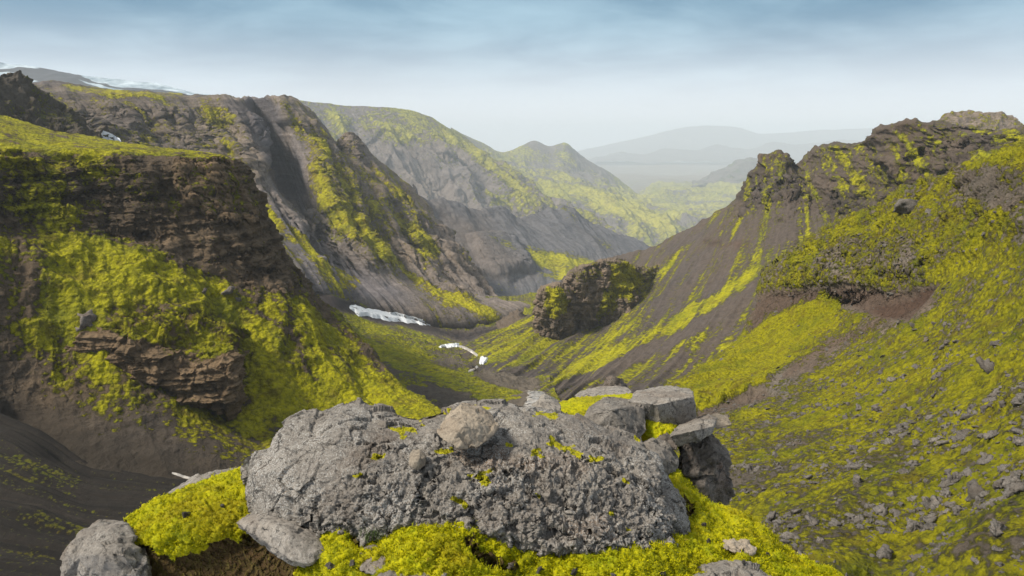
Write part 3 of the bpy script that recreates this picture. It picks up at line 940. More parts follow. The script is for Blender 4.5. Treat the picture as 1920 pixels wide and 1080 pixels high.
def build_sand():
    cols = []
    for x, y0, Y0 in ((-110, 722, 94), (-50, 748, 92), (0, 772, 90), (60, 806, 87.5), (110, 836, 86), (160, 860, 84), (220, 872, 83.5), (280, 885, 83), (340, 897, 82.5),
                      (400, 909, 82), (540, 925, 84), (700, 920, 88), (850, 890, 96), (950, 850, 106), (1050, 830, 112), (1150, 830, 108), (1260, 900, 84), (1400, 1010, 62), (1560, 1100, 46)):
        yb = 1140
        c = []
        for k, tt in enumerate((0, 0.05, 0.3, 0.6, 1.0)):
            yy = y0 + (yb - y0) * tt
            Yb = 44 if x < 600 else 44 - (x - 600) * 0.012
            c.append((x, yy, 1 / ((1 - tt) / Y0 + tt / Yb)))
        cols.append(c)
    p = Patch(cols, 420, 300, (3, 1.0, 4))
    w1 = p.g(fbm, 40, 2.4, 5)
    p.push(w1 * 0.75 + p.f(fbm, 14, 4) * 0.6)
    px, py = p.warp(10, 14)
    st = p.g(fbm, 30, 1.2, 5, 3.0)
    m = 0.2 + 0.34 * st
    m += 0.22 * poly(px, py, [(0, 850), (160, 900), (140, 930), (0, 900)], 15)
    m += 0.18 * poly(px, py, [(0, 970), (200, 960), (160, 1060), (0, 1060)], 20)
    dark = np.clip(0.55 - 0.5 * p.g(fbm, 36, 0.9, 5, 8.0), 0, 1)
    o = p.build('slope', terrain_mat('dark_sand', 5, rock=(0.026, 0.021, 0.017), warmc=(0.034, 0.026, 0.019), darkc=(0.007, 0.006, 0.005),
                                     mossd=(0.05, 0.05, 0.006), mossl=(0.121, 0.112, 0.006), bump=0.6, streak=0.0), m, 0.3, dark)
    tag(o, 'dark streaked sand slope falling to the gully at the lower left', 'slope', kind='structure')
    return p


SAND = build_sand()


# ---- valley floor
def build_floor():
    cols = [
        [(560, 520, 372), (575, 548, 348), (590, 600, 325), (620, 640, 285), (700, 700, 210), (720, 800, 150)],
        [(610, 536, 368), (618, 560, 346), (635, 605, 325), (665, 650, 275), (750, 710, 205), (770, 800, 148)],
        [(660, 550, 386), (668, 574, 368), (692, 618, 332), (735, 662, 266), (800, 720, 200), (820, 800, 146)],
        [(735, 577, 403), (742, 602, 384), (770, 637, 328), (810, 690, 250), (850, 740, 195), (870, 800, 144)],
        [(800, 590, 413), (808, 617, 390), (832, 654, 313), (870, 710, 230), (900, 748, 188), (920, 800, 142)],
        [(868, 594, 426), (866, 628, 396), (881, 673, 294), (905, 715, 222), (945, 752, 180), (970, 800, 140)],
        [(935, 586, 448), (915, 628, 400), (904, 680, 275), (930, 720, 214), (985, 752, 174), (1010, 800, 138)],
        [(1000, 580, 470), (980, 638, 362), (950, 690, 270), (970, 725, 210), (1020, 755, 170), (1060, 800, 135)],
        [(1060, 600, 440), (1050, 650, 350), (1030, 700, 250), (1040, 735, 200), (1070, 765, 165), (1110, 800, 132)],
    ]
    p = Patch(cols, 420, 320, (40, -0.05, 5))
    fl = 1 - 0.85 * poly(p.px, p.py, [(560, 530), (700, 560), (830, 600), (830, 625), (700, 615), (560, 570)], 15)
    p.push((p.f(fbm, 22, 5) * 2.5 + (p.f(ridged, 7, 4) - 0.5) * 1.6) * fl)
    px, py = p.warp(16, 7)
    m = 0.68 + 0.22 * p.f(fbm, 20, 5)
    m += 0.15 * poly(px, py, [(720, 640), (800, 650), (790, 665), (730, 655)], 10)
    band = poly(px, py, [(540, 535), (650, 565), (800, 608), (880, 624), (960, 600), (930, 625), (870, 640), (800, 622), (720, 607), (640, 585), (560, 560)], 6)
    m -= 0.9 * band
    m -= 0.35 * stroke(px, py, [(800, 620, 3), (880, 640, 5), (890, 700, 6), (940, 730, 8), (975, 745, 10)], 6)
    m -= 0.5 * poly(px, py, [(900, 690), (1000, 700), (1060, 780), (950, 770)], 14)
    m -= 0.2 * poly(px, py, [(790, 650), (860, 660), (880, 690), (820, 690)], 10)
    dark = 0.95 * band + 0.25 * stroke(px, py, [(880, 650, 5), (890, 700, 6), (940, 730, 8)], 6)
    o = p.build('ground', terrain_mat('valley_ground', 14, rock=(0.11, 0.1, 0.09), warmc=(0.13, 0.1, 0.07), darkc=(0.022, 0.017, 0.02),
                                      mossd=(0.1, 0.11, 0.008), mossl=(0.331, 0.305, 0.003), bump=0.8), m, 0.6, dark)
    tag(o, 'green hummocky valley floor beside the stream', 'valley floor', kind='structure')
    # mossy spur between the mesa slope and the stream
    cols = [
        [(625, 590, 320), (600, 610, 300), (580, 650, 270), (560, 720, 220)],
        [(690, 640, 265), (650, 660, 235), (640, 700, 200), (640, 780, 150)],
        [(760, 664, 245), (720, 690, 215), (710, 730, 180), (720, 800, 140)],
        [(830, 692, 222), (790, 715, 195), (790, 750, 168), (810, 810, 135)],
        [(900, 720, 202), (865, 740, 182), (860, 768, 160), (880, 815, 130)],
        [(950, 735, 190), (925, 752, 175), (925, 775, 157), (940, 815, 128)],
        [(982, 748, 180), (975, 760, 170), (975, 780, 154), (985, 815, 127)],
        [(990, 765, 178), (985, 772, 168), (985, 790, 150), (990, 820, 127)]]
    p = Patch(cols, 300, 160, (26, 0.42, 12))
    p.push(p.f(fbm, 12, 5) * 1.3 + (p.f(ridged, 4, 4) - 0.5) * 0.8)
    px, py = p.warp(12, 8)
    cr = np.interp(px, [690, 760, 830, 900, 980], [640, 664, 692, 720, 746])
    m = 0.8 + 0.2 * p.f(fbm, 12, 4) - 0.85 * sstep(24, 44, py - cr + 8 * p.f(fbm, 5, 3))
    o = p.build('slope', bpy.data.materials['valley_ground'], m, 0.75, 0.25)
    tag(o, 'bright green spur with a dark bare flank above the stream', 'slope', kind='structure')


build_floor()

K_COLS = [
    [(1060, 520, 500), (1040, 555, 440), (1000, 590, 400), (940, 620, 370), (890, 640, 345), (850, 655, 330)],
    [(1110, 497, 490), (1070, 550, 420), (1020, 595, 370), (970, 625, 340), (905, 655, 308), (868, 672, 292)],
    [(1170, 482, 480), (1130, 540, 420), (1080, 600, 360), (1020, 640, 315), (950, 682, 265), (905, 706, 240)],
    [(1220, 465, 470), (1180, 530, 405), (1130, 600, 345), (1070, 650, 300), (1000, 700, 250), (945, 728, 216)],
    [(1290, 431, 450), (1240, 500, 395), (1190, 570, 340), (1130, 640, 290), (1060, 704, 240), (985, 750, 186)],
    [(1345, 400, 430), (1300, 470, 380), (1250, 550, 325), (1190, 630, 275), (1110, 706, 230), (1020, 768, 172)],
    [(1385, 372, 410), (1345, 450, 360), (1300, 530, 310), (1240, 620, 262), (1160, 706, 220), (1060, 784, 163)],
    [(1403, 337, 390), (1390, 420, 345), (1350, 510, 298), (1300, 600, 250), (1220, 704, 208), (1110, 794, 158)],
    [(1428, 303, 375), (1430, 390, 335), (1400, 490, 288), (1350, 590, 240), (1280, 702, 200), (1170, 802, 150)],
    [(1458, 290, 365), (1470, 370, 325), (1455, 470, 280), (1410, 580, 232), (1340, 690, 195), (1240, 802, 145)],
    [(1482, 298, 360), (1500, 370, 318), (1500, 460, 275), (1470, 570, 225), (1420, 690, 185), (1320, 800, 140)],
    [(1493, 315, 358), (1520, 380, 312), (1540, 460, 265), (1530, 560, 220), (1500, 680, 180), (1400, 800, 135)],
    [(1525, 287, 340), (1570, 370, 300), (1600, 450, 258), (1600, 550, 215), (1580, 680, 175), (1500, 800, 130)],
    [(1560, 275, 325), (1610, 350, 290), (1650, 430, 250), (1660, 540, 210), (1650, 680, 170), (1600, 800, 125)],
    [(1628, 266, 300), (1670, 335, 272), (1710, 420, 240), (1730, 540, 200), (1730, 680, 165), (1700, 800, 120)],
    [(1642, 250, 285), (1690, 320, 258), (1740, 410, 228), (1760, 540, 190), (1760, 680, 158), (1730, 800, 117)],
    [(1690, 238, 270), (1750, 300, 246), (1800, 400, 215), (1820, 540, 180), (1820, 680, 150), (1800, 800, 112)],
    [(1760, 234, 255), (1820, 290, 230), (1870, 390, 200), (1890, 540, 170), (1890, 680, 140), (1870, 800, 108)],
    [(1850, 232, 240), (1900, 280, 215), (1950, 380, 190), (1970, 540, 160), (1970, 680, 130), (1950, 800, 105)],
    [(1960, 231, 225), (2000, 275, 200), (2050, 380, 180), (2070, 540, 150), (2070, 680, 125), (2050, 800, 100)],
    [(2080, 228, 210), (2120, 275, 190), (2160, 380, 170), (2180, 540, 145), (2180, 680, 120), (2160, 800, 95)],
]


def build_right_slope():
    p = Patch(K_COLS, 720, 420, (160, ([1400, 1500], [0.65, 0.04]), 14))
    vm = p.fall[..., 1].max()
    edge = sstep(0.0, 0.12, p.fall[..., 1] / vm - p.fall[0, p.nb, 1] / vm)
    lim = np.interp(p.px, [1100, 1400, 1500, 1560, 1650, 1800, 1950], [440, 400, 400, 430, 430, 420, 420])
    crag = 1 - sstep(-40, 40, p.py - lim + 35 * p.f(fbm, 30, 4, 2.0))
    crag *= sstep(1330, 1440, p.px + 0.2 * (p.py - 300))
    p.push((p.g(ridged, 26, 220, 4) - 0.5) * 6.5 * (1 - crag) + (p.g(ridged, 20, 60, 4, 6.6) - 0.5) * 7 * crag)
    p.push((p.f(facet, 15, 2, 1.3) * 4.2 + (p.f(ridged, 16, 4) - 0.5) * 3 + p.f(fbm, 5, 4) * 0.6) * crag * (0.12 + 0.88 * edge) * np.interp(p.px, [1480, 1530], [1, 0.4]) + p.f(fbm, 12, 4) * 0.5)
    p.push(p.f(facet, 4.5, 2, 5.0) * 0.8 * crag * (0.25 + 0.75 * edge))
    st = p.f(fbm, 4.0, 3, 0, (0.08, 0.08, 1.0))
    p.push(st * 1.8 * crag, np.stack([p.N[..., 0], p.N[..., 1], 0 * st], -1))
    px, py = p.warp(24, 9)
    sn = p.g(fbm, 7, 110, 5)
    m = 0.34 + 0.34 * sn + 0.32 * p.g(fbm, 2.2, 70, 4, 5.5) + 0.2 * p.f(fbm, 22, 5) + 0.2 * crag * p.f(fbm, 9, 4, 8.8)
    m += 0.6 * stroke(px, py, [(1430, 503, 3), (1350, 555, 8), (1270, 602, 13), (1180, 650, 12), (1090, 690, 12), (1010, 722, 9)], 9)
    m += 0.35 * stroke(px, py, [(1420, 580, 6), (1300, 640, 14), (1200, 690, 14), (1120, 720, 14)], 14)
    m += 0.28 * stroke(px, py, [(1400, 640, 8), (1300, 690, 10), (1220, 720, 12)], 14)
    m += 0.4 * stroke(px, py, [(1395, 405, 3), (1370, 440, 4)], 5)
    m += 0.4 * stroke(px, py, [(1290, 462, 3), (1260, 485, 6), (1240, 505, 5)], 7)
    m += 0.22 * stroke(px, py, [(1560, 430, 10), (1500, 460, 14), (1430, 490, 8)], 18)
    m += 0.22 * poly(px, py, [(1450, 390), (1560, 400), (1600, 440), (1520, 470)], 24)
    m += 0.4 * poly(px, py, [(880, 650), (960, 610), (1010, 600), (1030, 640), (1180, 610), (1220, 600), (1100, 690), (1000, 700), (900, 690)], 24)
    m += 0.14 * poly(px, py, [(1500, 290), (1640, 265), (1700, 240), (1900, 235), (1940, 300), (1700, 380), (1520, 360)], 30)
    m += 0.5 * poly(px, py, [(1815, 288), (1900, 280), (1920, 295), (1830, 312)], 8)
    m -= 0.3 * poly(px, py, [(890, 690), (1000, 700), (1060, 700), (1010, 745), (930, 730)], 18)
    m -= 0.35 * stroke(px, py, [(1400, 560, 5), (1200, 660, 10), (1050, 720, 8)], 10) * (m < 0.7)
    warm = 0.38 + 0.35 * p.f(fbm, 40, 4) + 0.2 * crag
    red = 0.5 * stroke(px, py, [(1320, 452, 6), (1360, 462, 6), (1400, 460, 5)], 6) + 0.3 * poly(px, py, [(1480, 460), (1560, 440), (1500, 500)], 14)
    dark = 0.55 * stroke(px, py, [(1390, 375, 8), (1410, 330, 10), (1455, 302, 12), (1480, 310, 8)], 8) + 0.25 * crag * (p.f(ridged, 16, 4) > 0.62)
    dark += 0.4 * poly(px, py, [(1545, 360), (1600, 340), (1625, 380), (1590, 420), (1545, 410)], 8)
    dark += 0.5 * stroke(px, py, [(1320, 450, 2), (1355, 460, 3)], 3)
    o = p.build('hill', terrain_mat('right_slope_ground', 16, rock=(0.075, 0.064, 0.062), warmc=(0.115, 0.083, 0.058), darkc=(0.03, 0.025, 0.022),
                                    mossd=(0.1, 0.1, 0.008), mossl=(0.364, 0.337, 0.002), bump=0.8, streak=0.55, mix_w=0.17), m, warm, dark, red)
    tag(o, 'brown right hand valley side striped with long green moss bands', 'hill', kind='structure')
    # flat butte on the right skyline
    cols = [[(1735, 236, 520), (1740, 240, 510), (1745, 250, 500)], [(1755, 231, 520), (1758, 236, 510), (1760, 250, 500)],
            [(1775, 215, 525), (1777, 228, 512), (1780, 250, 500)], [(1790, 212, 525), (1792, 226, 512), (1795, 250, 500)],
            [(1830, 210, 525), (1832, 225, 512), (1835, 250, 500)], [(1870, 212, 525), (1872, 226, 512), (1875, 250, 500)],
            [(1890, 218, 525), (1892, 228, 512), (1895, 250, 500)], [(1905, 228, 520), (1906, 234, 510), (1908, 250, 500)],
            [(1925, 238, 520), (1926, 242, 510), (1928, 252, 500)]]
    p = Patch(cols, 200, 60, (90, 0.08, 8))
    p.push((p.f(ridged, 14, 4) - 0.5) * 5)
    o = p.build('butte', bpy.data.materials['cliff_rock'], 0.4 + 0.3 * p.f(fbm, 12, 3), 0.8, 0.1)
    tag(o, 'low flat brown butte alone on the right skyline', 'butte')


build_right_slope()


# ---- crag standing in the valley on the right slope
def build_knob():
    mat = terrain_mat('crag_rock', 6, strata=0.35, rock=(0.17, 0.135, 0.108), warmc=(0.22, 0.16, 0.11), darkc=(0.045, 0.036, 0.03),
                      mossd=(0.14, 0.13, 0.006), mossl=(0.401, 0.365, 0.004), bump=1.0)

    def block(cols, nu, nv, label, moss, darks):
        net = []
        for c in cols:
            (x0, y0, Y0), rest = c[0], c[1:]
            xb, yb, Yb = rest[-1]
            net.append([(x0, y0, Y0), (x0, y0 + 4, Y0 * 0.25 + rest[0][2] * 0.75)] + rest + [(xb, yb + 42, Yb + 3)])
        p = Patch(net, nu, nv, (26, 0.5, 12))
        low = sstep(0, 14, p.py - np.interp(p.px, [c[0][0] for c in cols], [c[0][1] for c in cols]))
        p.push(((p.g(ridged, 8, 40, 4, 1.1) - 0.5) * 4.6 + p.f(facet, 10, 2) * 1.9) * (0.3 + 0.7 * low))
        p.push((p.f(facet, 3.6, 3, 9.0) * 0.8 + (p.f(ridged, 3.2, 4) - 0.5) * 1.3) * (0.5 + 0.5 * low))
        p.push(p.f(fbm, 2.4, 4, 0, (0.08, 0.08, 1.0)) * 0.7, np.stack([p.N[..., 0], p.N[..., 1], 0 * p.px], -1))
        px, py = p.warp(6, 8)
        m = 0.26 + 0.2 * p.f(fbm, 8, 5) + 0.18 * p.f(fbm, 2.5, 3)
        for a, q in moss:
            m = m + a * poly(px, py, q, 7)
        d = 0.12 * (p.f(ridged, 5, 3) > 0.6)
        for a, q in darks:
            d = d + a * poly(px, py, q, 7)
        tag(p.build('rock_outcrop', mat, m, 0.5 + 0.4 * p.f(fbm, 9, 4), d), label, 'rock outcrop')

    block([[(1014, 556, 352), (1012, 575, 348), (1011, 605, 346), (1014, 640, 344)],
           [(1010, 544, 338), (1008, 562, 331), (1008, 600, 330), (1012, 640, 329)],
           [(1024, 535, 330), (1022, 548, 322), (1022, 590, 320), (1026, 645, 320)],
           [(1046, 531, 328), (1044, 545, 317), (1044, 590, 314), (1048, 640, 316)],
           [(1064, 536, 332), (1063, 550, 320), (1063, 592, 318), (1066, 636, 319)],
           [(1076, 545, 346), (1076, 560, 336), (1076, 595, 333), (1078, 630, 334)]], 170, 200,
          'left block of the crag above the stream, yellow moss down its face',
          [(0.85, [(1022, 536), (1062, 542), (1064, 586), (1042, 598), (1024, 590)])],
          [(0.5, [(1005, 600), (1060, 600), (1064, 645), (1008, 650)])])  # recess at the block's foot: its shade is painted dark
    block([[(1060, 522, 352), (1060, 545, 346), (1062, 590, 344), (1064, 632, 342)],
           [(1068, 510, 340), (1070, 540, 330), (1074, 590, 330), (1078, 626, 332)],
           [(1088, 499, 340), (1092, 536, 325), (1098, 580, 324), (1104, 622, 328)],
           [(1112, 492, 342), (1118, 530, 330), (1124, 575, 327), (1128, 620, 330)],
           [(1140, 487, 346), (1144, 530, 333), (1148, 572, 328), (1150, 615, 328)],
           [(1168, 489, 350), (1170, 527, 338), (1172, 566, 331), (1174, 606, 328)],
           [(1190, 499, 358), (1194, 532, 347), (1197, 562, 338), (1199, 596, 334)],
           [(1212, 502, 376), (1218, 534, 366), (1222, 560, 354), (1226, 590, 346)],
           [(1246, 494, 396), (1250, 526, 388), (1254, 554, 372), (1260, 584, 358)],
           [(1288, 488, 412), (1290, 520, 400), (1294, 548, 386), (1298, 576, 370)]], 380, 260,
          'larger brown block of the crag, merging into the right slope behind the yellow faced one',
          [(0.55, [(1128, 545), (1152, 540), (1158, 582), (1118, 604)]), (0.65, [(1142, 494), (1184, 494), (1200, 525), (1188, 562), (1158, 556), (1142, 525)]),
           (0.3, [(1080, 505), (1120, 492), (1130, 520), (1080, 528)]), (0.3, [(1190, 500), (1290, 480), (1290, 590), (1200, 600)])],
          [(0.3, [(1066, 505), (1120, 492), (1120, 540), (1070, 545)]), (0.5, [(1066, 604), (1130, 606), (1140, 635), (1066, 640)])])  # lower patch: shade of the recess under the block, painted in
    # small dark outcrop at the foot of the ridge
    cols = [[(930, 606, 415), (932, 612, 410), (936, 622, 400)], [(945, 596, 412), (948, 606, 405), (950, 620, 398)],
            [(960, 586, 412), (962, 602, 402), (962, 616, 395)], [(972, 582, 414), (974, 596, 404), (974, 610, 396)],
            [(985, 592, 418), (986, 600, 408), (986, 610, 400)], [(996, 603, 425), (997, 606, 415), (998, 612, 405)]]
    p = Patch(cols, 90, 60, (10, 0.8, 5))
    p.push((p.f(ridged, 6, 4) - 0.5) * 3.4)
    o = p.build('rock_outcrop', bpy.data.materials['crag_rock'], 0.2, 0.4, 0.55)
    tag(o, 'small dark outcrop at the foot of the cliff by the black sand', 'rock outcrop')


build_knob()


M_COLS = [
    [(1448, 535, 160), (1418, 600, 150), (1405, 635, 145), (1330, 700, 130), (1250, 745, 118), (1160, 800, 105)],
    [(1440, 522, 137), (1408, 588, 130), (1394, 626, 124), (1318, 688, 111), (1236, 732, 101), (1145, 788, 91)],
    [(1470, 500, 130), (1440, 580, 122), (1440, 620, 116), (1400, 690, 103), (1330, 745, 92), (1230, 830, 76)],
    [(1500, 475, 126), (1490, 565, 116), (1500, 610, 110), (1470, 690, 95), (1420, 755, 83), (1240, 930, 54)],
    [(1530, 443, 124), (1545, 545, 111), (1560, 600, 104), (1540, 690, 88), (1490, 770, 74), (1290, 1000, 42)],
    [(1590, 412, 120), (1610, 530, 104), (1620, 590, 96), (1600, 690, 80), (1550, 790, 64), (1340, 1060, 35)],
    [(1650, 385, 114), (1680, 500, 97), (1690, 570, 88), (1670, 680, 72), (1620, 800, 56), (1420, 1100, 29)],
    [(1700, 358, 110), (1740, 470, 90), (1750, 550, 81), (1740, 670, 65), (1690, 810, 49), (1520, 1140, 25.5)],
    [(1750, 342, 106), (1800, 440, 84), (1815, 530, 74), (1800, 660, 58), (1760, 820, 43), (1640, 1100, 28)],
    [(1810, 312, 100), (1850, 410, 78), (1870, 510, 67), (1870, 650, 52), (1840, 830, 38), (1740, 1130, 25)],
    [(1870, 290, 94), (1900, 390, 72), (1930, 490, 61), (1930, 640, 47), (1910, 840, 34), (1830, 1150, 22)],
    [(1940, 268, 88), (1970, 370, 66), (1990, 480, 56), (2000, 640, 43), (1990, 850, 31), (1930, 1180, 20)],
    [(2020, 245, 82), (2050, 360, 60), (2070, 470, 51), (2080, 640, 40), (2080, 860, 29), (2050, 1200, 18)],
]


def build_near_hill():
    p = Patch(M_COLS, 760, 760, (60, 0.25, 10))
    lim = np.interp(p.px, [1380, 1440, 1600, 1750, 1920, 2050], [560, 540, 540, 520, 430, 420])
    crag = 1 - sstep(-30, 40, p.py - lim + 40 * p.f(fbm, 12, 4, 2.0))
    p.push(((p.f(ridged, 11, 4, 1.3) - 0.5) * 1.8 + p.f(facet, 5, 2) * 0.3 + (p.g(ridged, 6, 16, 4, 3.3) - 0.5) * 1.0) * crag + (p.f(ridged, 9, 4, 4.0) - 0.5) * 1.2)
    p.push((p.f(facet, 1.7, 3, 7.0) * 0.24 + p.f(fbm, 1.3, 3) * 0.15) * crag)
    # overhanging lip above the red-brown band
    lip = poly(p.px, p.py, [(1400, 480), (1480, 450), (1600, 440), (1760, 470), (1740, 520), (1600, 525), (1420, 548)], 16)
    band = poly(p.px, p.py, [(1405, 560), (1440, 545), (1580, 535), (1700, 545), (1760, 530), (1700, 600), (1600, 580), (1540, 560), (1440, 590), (1400, 625)], 10)
    p.push(lip * 0.7 - band * 0.9)
    sc2 = stroke(p.px, p.py, [(1310, 770, 10), (1370, 752, 12), (1430, 735, 9)], 8)
    p.push(-sc2 * 1.0 + stroke(p.px, p.py, [(1310, 742, 8), (1370, 728, 8), (1440, 715, 8)], 9) * 0.9)
    bil = p.f(billow, 1.1, 4)
    p.push(bil * 0.10 + p.f(fbm, 0.45, 3) * 0.06)
    px, py = p.warp(6, 12)
    m = 0.73 + 0.3 * p.f(fbm, 7, 6) - 0.02 * crag + 0.2 * crag * p.g(fbm, 3, 14, 4) + 0.26 * p.f(fbm, 1.0, 4)
    m += 0.7 * poly(px, py, [(1540, 545), (1580, 560), (1560, 600), (1440, 700), (1330, 760), (1260, 745), (1390, 640), (1420, 600)], 14)
    m += 0.12 * poly(px, py, [(1500, 620), (1900, 540), (1920, 800), (1500, 800)], 40)
    m += 0.25 * stroke(px, py, [(1480, 490, 5), (1560, 445, 8), (1640, 415, 10), (1700, 380, 8)], 10)
    m += 0.4 * stroke(px, py, [(1815, 300, 8), (1860, 295, 10), (1920, 285, 10)], 8)
    m += 0.25 * stroke(px, py, [(1920, 360, 20), (1850, 430, 12), (1800, 490, 8)], 16)
    m -= 0.05 * sstep(780, 1050, py)
    m -= 0.75 * band * (1 - poly(px, py, [(1540, 545), (1580, 560), (1560, 600), (1440, 700)], 8))
    m -= 0.45 * stroke(px, py, [(1740, 560, 14), (1650, 600, 14), (1570, 640, 12), (1480, 700, 14), (1400, 750, 10)], 12)
    m -= 0.6 * sc2
    clf = poly(px, py, [(1790, 322), (1850, 316), (1925, 312), (1925, 370), (1890, 400), (1830, 372), (1790, 350)], 9)
    m -= 0.45 * clf
    warm = 0.45 + 0.3 * p.f(fbm, 6, 4)
    red = 0.75 * band + 0.5 * sc2 + 0.6 * stroke(px, py, [(1740, 560, 12), (1650, 600, 14), (1570, 640, 12), (1480, 700, 12)], 12)
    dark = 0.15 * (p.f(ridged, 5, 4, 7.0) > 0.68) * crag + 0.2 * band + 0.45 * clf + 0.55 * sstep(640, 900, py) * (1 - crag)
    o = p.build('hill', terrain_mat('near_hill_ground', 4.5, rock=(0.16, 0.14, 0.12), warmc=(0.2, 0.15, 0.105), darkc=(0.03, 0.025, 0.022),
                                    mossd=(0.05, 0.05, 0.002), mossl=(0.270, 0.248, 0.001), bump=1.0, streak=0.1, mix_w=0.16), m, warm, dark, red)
    tag(o, 'near mossy hillside strewn with stones on the right', 'hillside', kind='structure')
    return p


NEAR = build_near_hill()

# ================================================================== FOREGROUND
# [[FG]]
DG = None


def hit(px, py, near=0.3):
    """where the ground lies along a surveyed line of sight"""
    global DG
    if DG is None:
        bpy.context.view_layer.update()
        DG = bpy.context.evaluated_depsgraph_get()
    d = Vector(world(px, py, 1.0)).normalized()
    ok, loc, nor, *_ = sc.ray_cast(DG, d * near, d)
    return (loc, nor) if ok else (None, None)


HITLOG = []


def drape(name, top, bot, mat, lift, nu=40, nv=10, edge=0.3, near=0.3):
    """thin sheet (snow, water) lying on the ground between two surveyed edges"""
    top, bot = np.array(top, float), np.array(bot, float)
    tu = np.linspace(0, 1, nu)
    T = np.stack([np.interp(tu, np.linspace(0, 1, len(top)), top[:, k]) for k in (0, 1)], -1)
    B = np.stack([np.interp(tu, np.linspace(0, 1, len(bot)), bot[:, k]) for k in (0, 1)], -1)
    jit = 0.16 * np.abs(B - T).max() * fbm(V3(tu * 9, len(name) + T[0, 0] * 0.37, 0.5), 4)
    T[:, 1] += jit
    B[:, 1] += 0.16 * np.abs(B - T).max() * fbm(V3(tu * 9, 40 + T[0, 0] * 0.37, 0.5), 4)
    P = np.zeros((nu, nv, 3))
    last = None
    for i in range(nu):
        for j in range(nv):
            q = T[i] + (B[i] - T[i]) * j / (nv - 1)
            loc, nor = hit(q[0], q[1], near)
            if loc is None:
                loc = last
            last = loc
            e = min(i / (nu - 1), 1 - i / (nu - 1)) * 6
            f = min(j / (nv - 1), 1 - j / (nv - 1)) * 4
            k = min(1, e, f)
            P[i, j] = (loc.x, loc.y, loc.z + lift * k - edge * (1 - k))
    me = grid_mesh(name, P, mat)
    return me


# ---- rocks
def rock_mat(name, base, brown=(0.2, 0.14, 0.1), pale=(0.42, 0.41, 0.39), dark=(0.045, 0.042, 0.04), S=0.1, speck=0.5, bump=0.8,
             brownish=0.3, mossd=(0.1, 0.1, 0.006), mossl=(0.400, 0.360, 0.006)):
    m = bpy.data.materials.new(name)
    m.use_nodes = True
    t = NT(m.node_tree)
    tc = t.n('ShaderNodeTexCoord').outputs['Object']
    inf = t.n('ShaderNodeObjectInfo').outputs['Random']
    pos = t.vec('ADD', tc, t.n('ShaderNodeCombineXYZ', {0: t.math('MULTIPLY', inf, 37.0), 1: t.math('MULTIPLY', inf, 91.0), 2: 0.0}).outputs[0])
    at = t.n('ShaderNodeAttribute', None, attribute_name='mask')
    sep = t.n('ShaderNodeSeparateColor', {0: at.outputs['Color']})
    n1 = t.noise(pos, 0.5 / S, 6, 0.6)
    n2 = t.noise(pos, 4.0 / S, 8, 0.7, 0.4)
    n3 = t.noise(pos, 16.0 / S, 5, 0.7)
    c = t.mix(t.lin(n2, 0.3, 0.7), tuple(x * 0.62 for x in base), tuple(x * 1.3 for x in base))
    c = t.mix(t.ss(t.math('ADD', n1, t.math('MULTIPLY', sep.outputs[1], 0.4)), 0.62 - 0.2 * brownish, 0.85 - 0.2 * brownish), c, brown)
    sp = t.ss(t.math('ADD', n3, t.math('MULTIPLY', t.math('SUBTRACT', n1, 0.5), 0.5)), 0.53, 0.62)
    c = t.mix(t.math('MULTIPLY', sp, speck), c, pale)
    pit = t.ss(t.math('ADD', n2, t.math('MULTIPLY', t.math('SUBTRACT', n3, 0.5), 0.6)), 0.44, 0.34)
    c = t.mix(t.math('MULTIPLY', pit, 0.75), c, dark)
    c = t.mix(t.math('MULTIPLY', sep.outputs[2], 0.8), c, dark)
    wp = t.vec('ADD', pos, t.vec('MULTIPLY', t.n('ShaderNodeTexNoise', {'Vector': pos, 'Scale': 1.5 / S, 'Detail': 4.0}).outputs[1], (S * 0.9,) * 3))
    ck = t.voro(wp, 0.42 / S, 'DISTANCE_TO_EDGE')
    ckm = t.math('MULTIPLY', t.ss(ck, 0.035, 0.0), t.ss(n1, 0.4, 0.6))
    c = t.mix(t.math('MULTIPLY', ckm, 0.8), c, dark)
    stain = t.noise(t.vec('ADD', pos, (4, 9, 2)), 0.22 / S, 5, 0.65)
    c = t.mix(t.ss(stain, 0.5, 0.68, 0, 0.45), c, tuple(x * 0.5 for x in brown))
    tone = t.lin(inf, 0, 1, 0.78, 1.2)
    c = t.mix(1.0, c, t.n('ShaderNodeCombineColor', {0: tone, 1: tone, 2: tone}).outputs[0], 'MULTIPLY')
    mf = t.math('ADD', sep.outputs[0], t.math('MULTIPLY', t.math('SUBTRACT', n2, 0.5), 0.7))
    mk = t.ss(mf, 0.46, 0.56)
    mc = t.mix(t.ss(t.math('ADD', n3, t.math('MULTIPLY', t.math('SUBTRACT', n2, 0.5), 0.7)), 0.3, 0.62), mossd, mossl)
    c = t.mix(mk, c, mc)
    h = t.math('SUBTRACT', t.math('ADD', n2, t.math('MULTIPLY', n3, 0.5)), t.math('MULTIPLY', ckm, 0.5))
    bp = t.n('ShaderNodeBump', {'Strength': bump, 'Distance': S * 0.12, 'Height': h}).outputs[0]
    b = t.n('ShaderNodeBsdfPrincipled', {'Base Color': c, 'Roughness': 0.88, 'Normal': bp, 'Specular IOR Level': 0.25})
    t.n('ShaderNodeOutputMaterial', {0: b.outputs[0]})
    return m


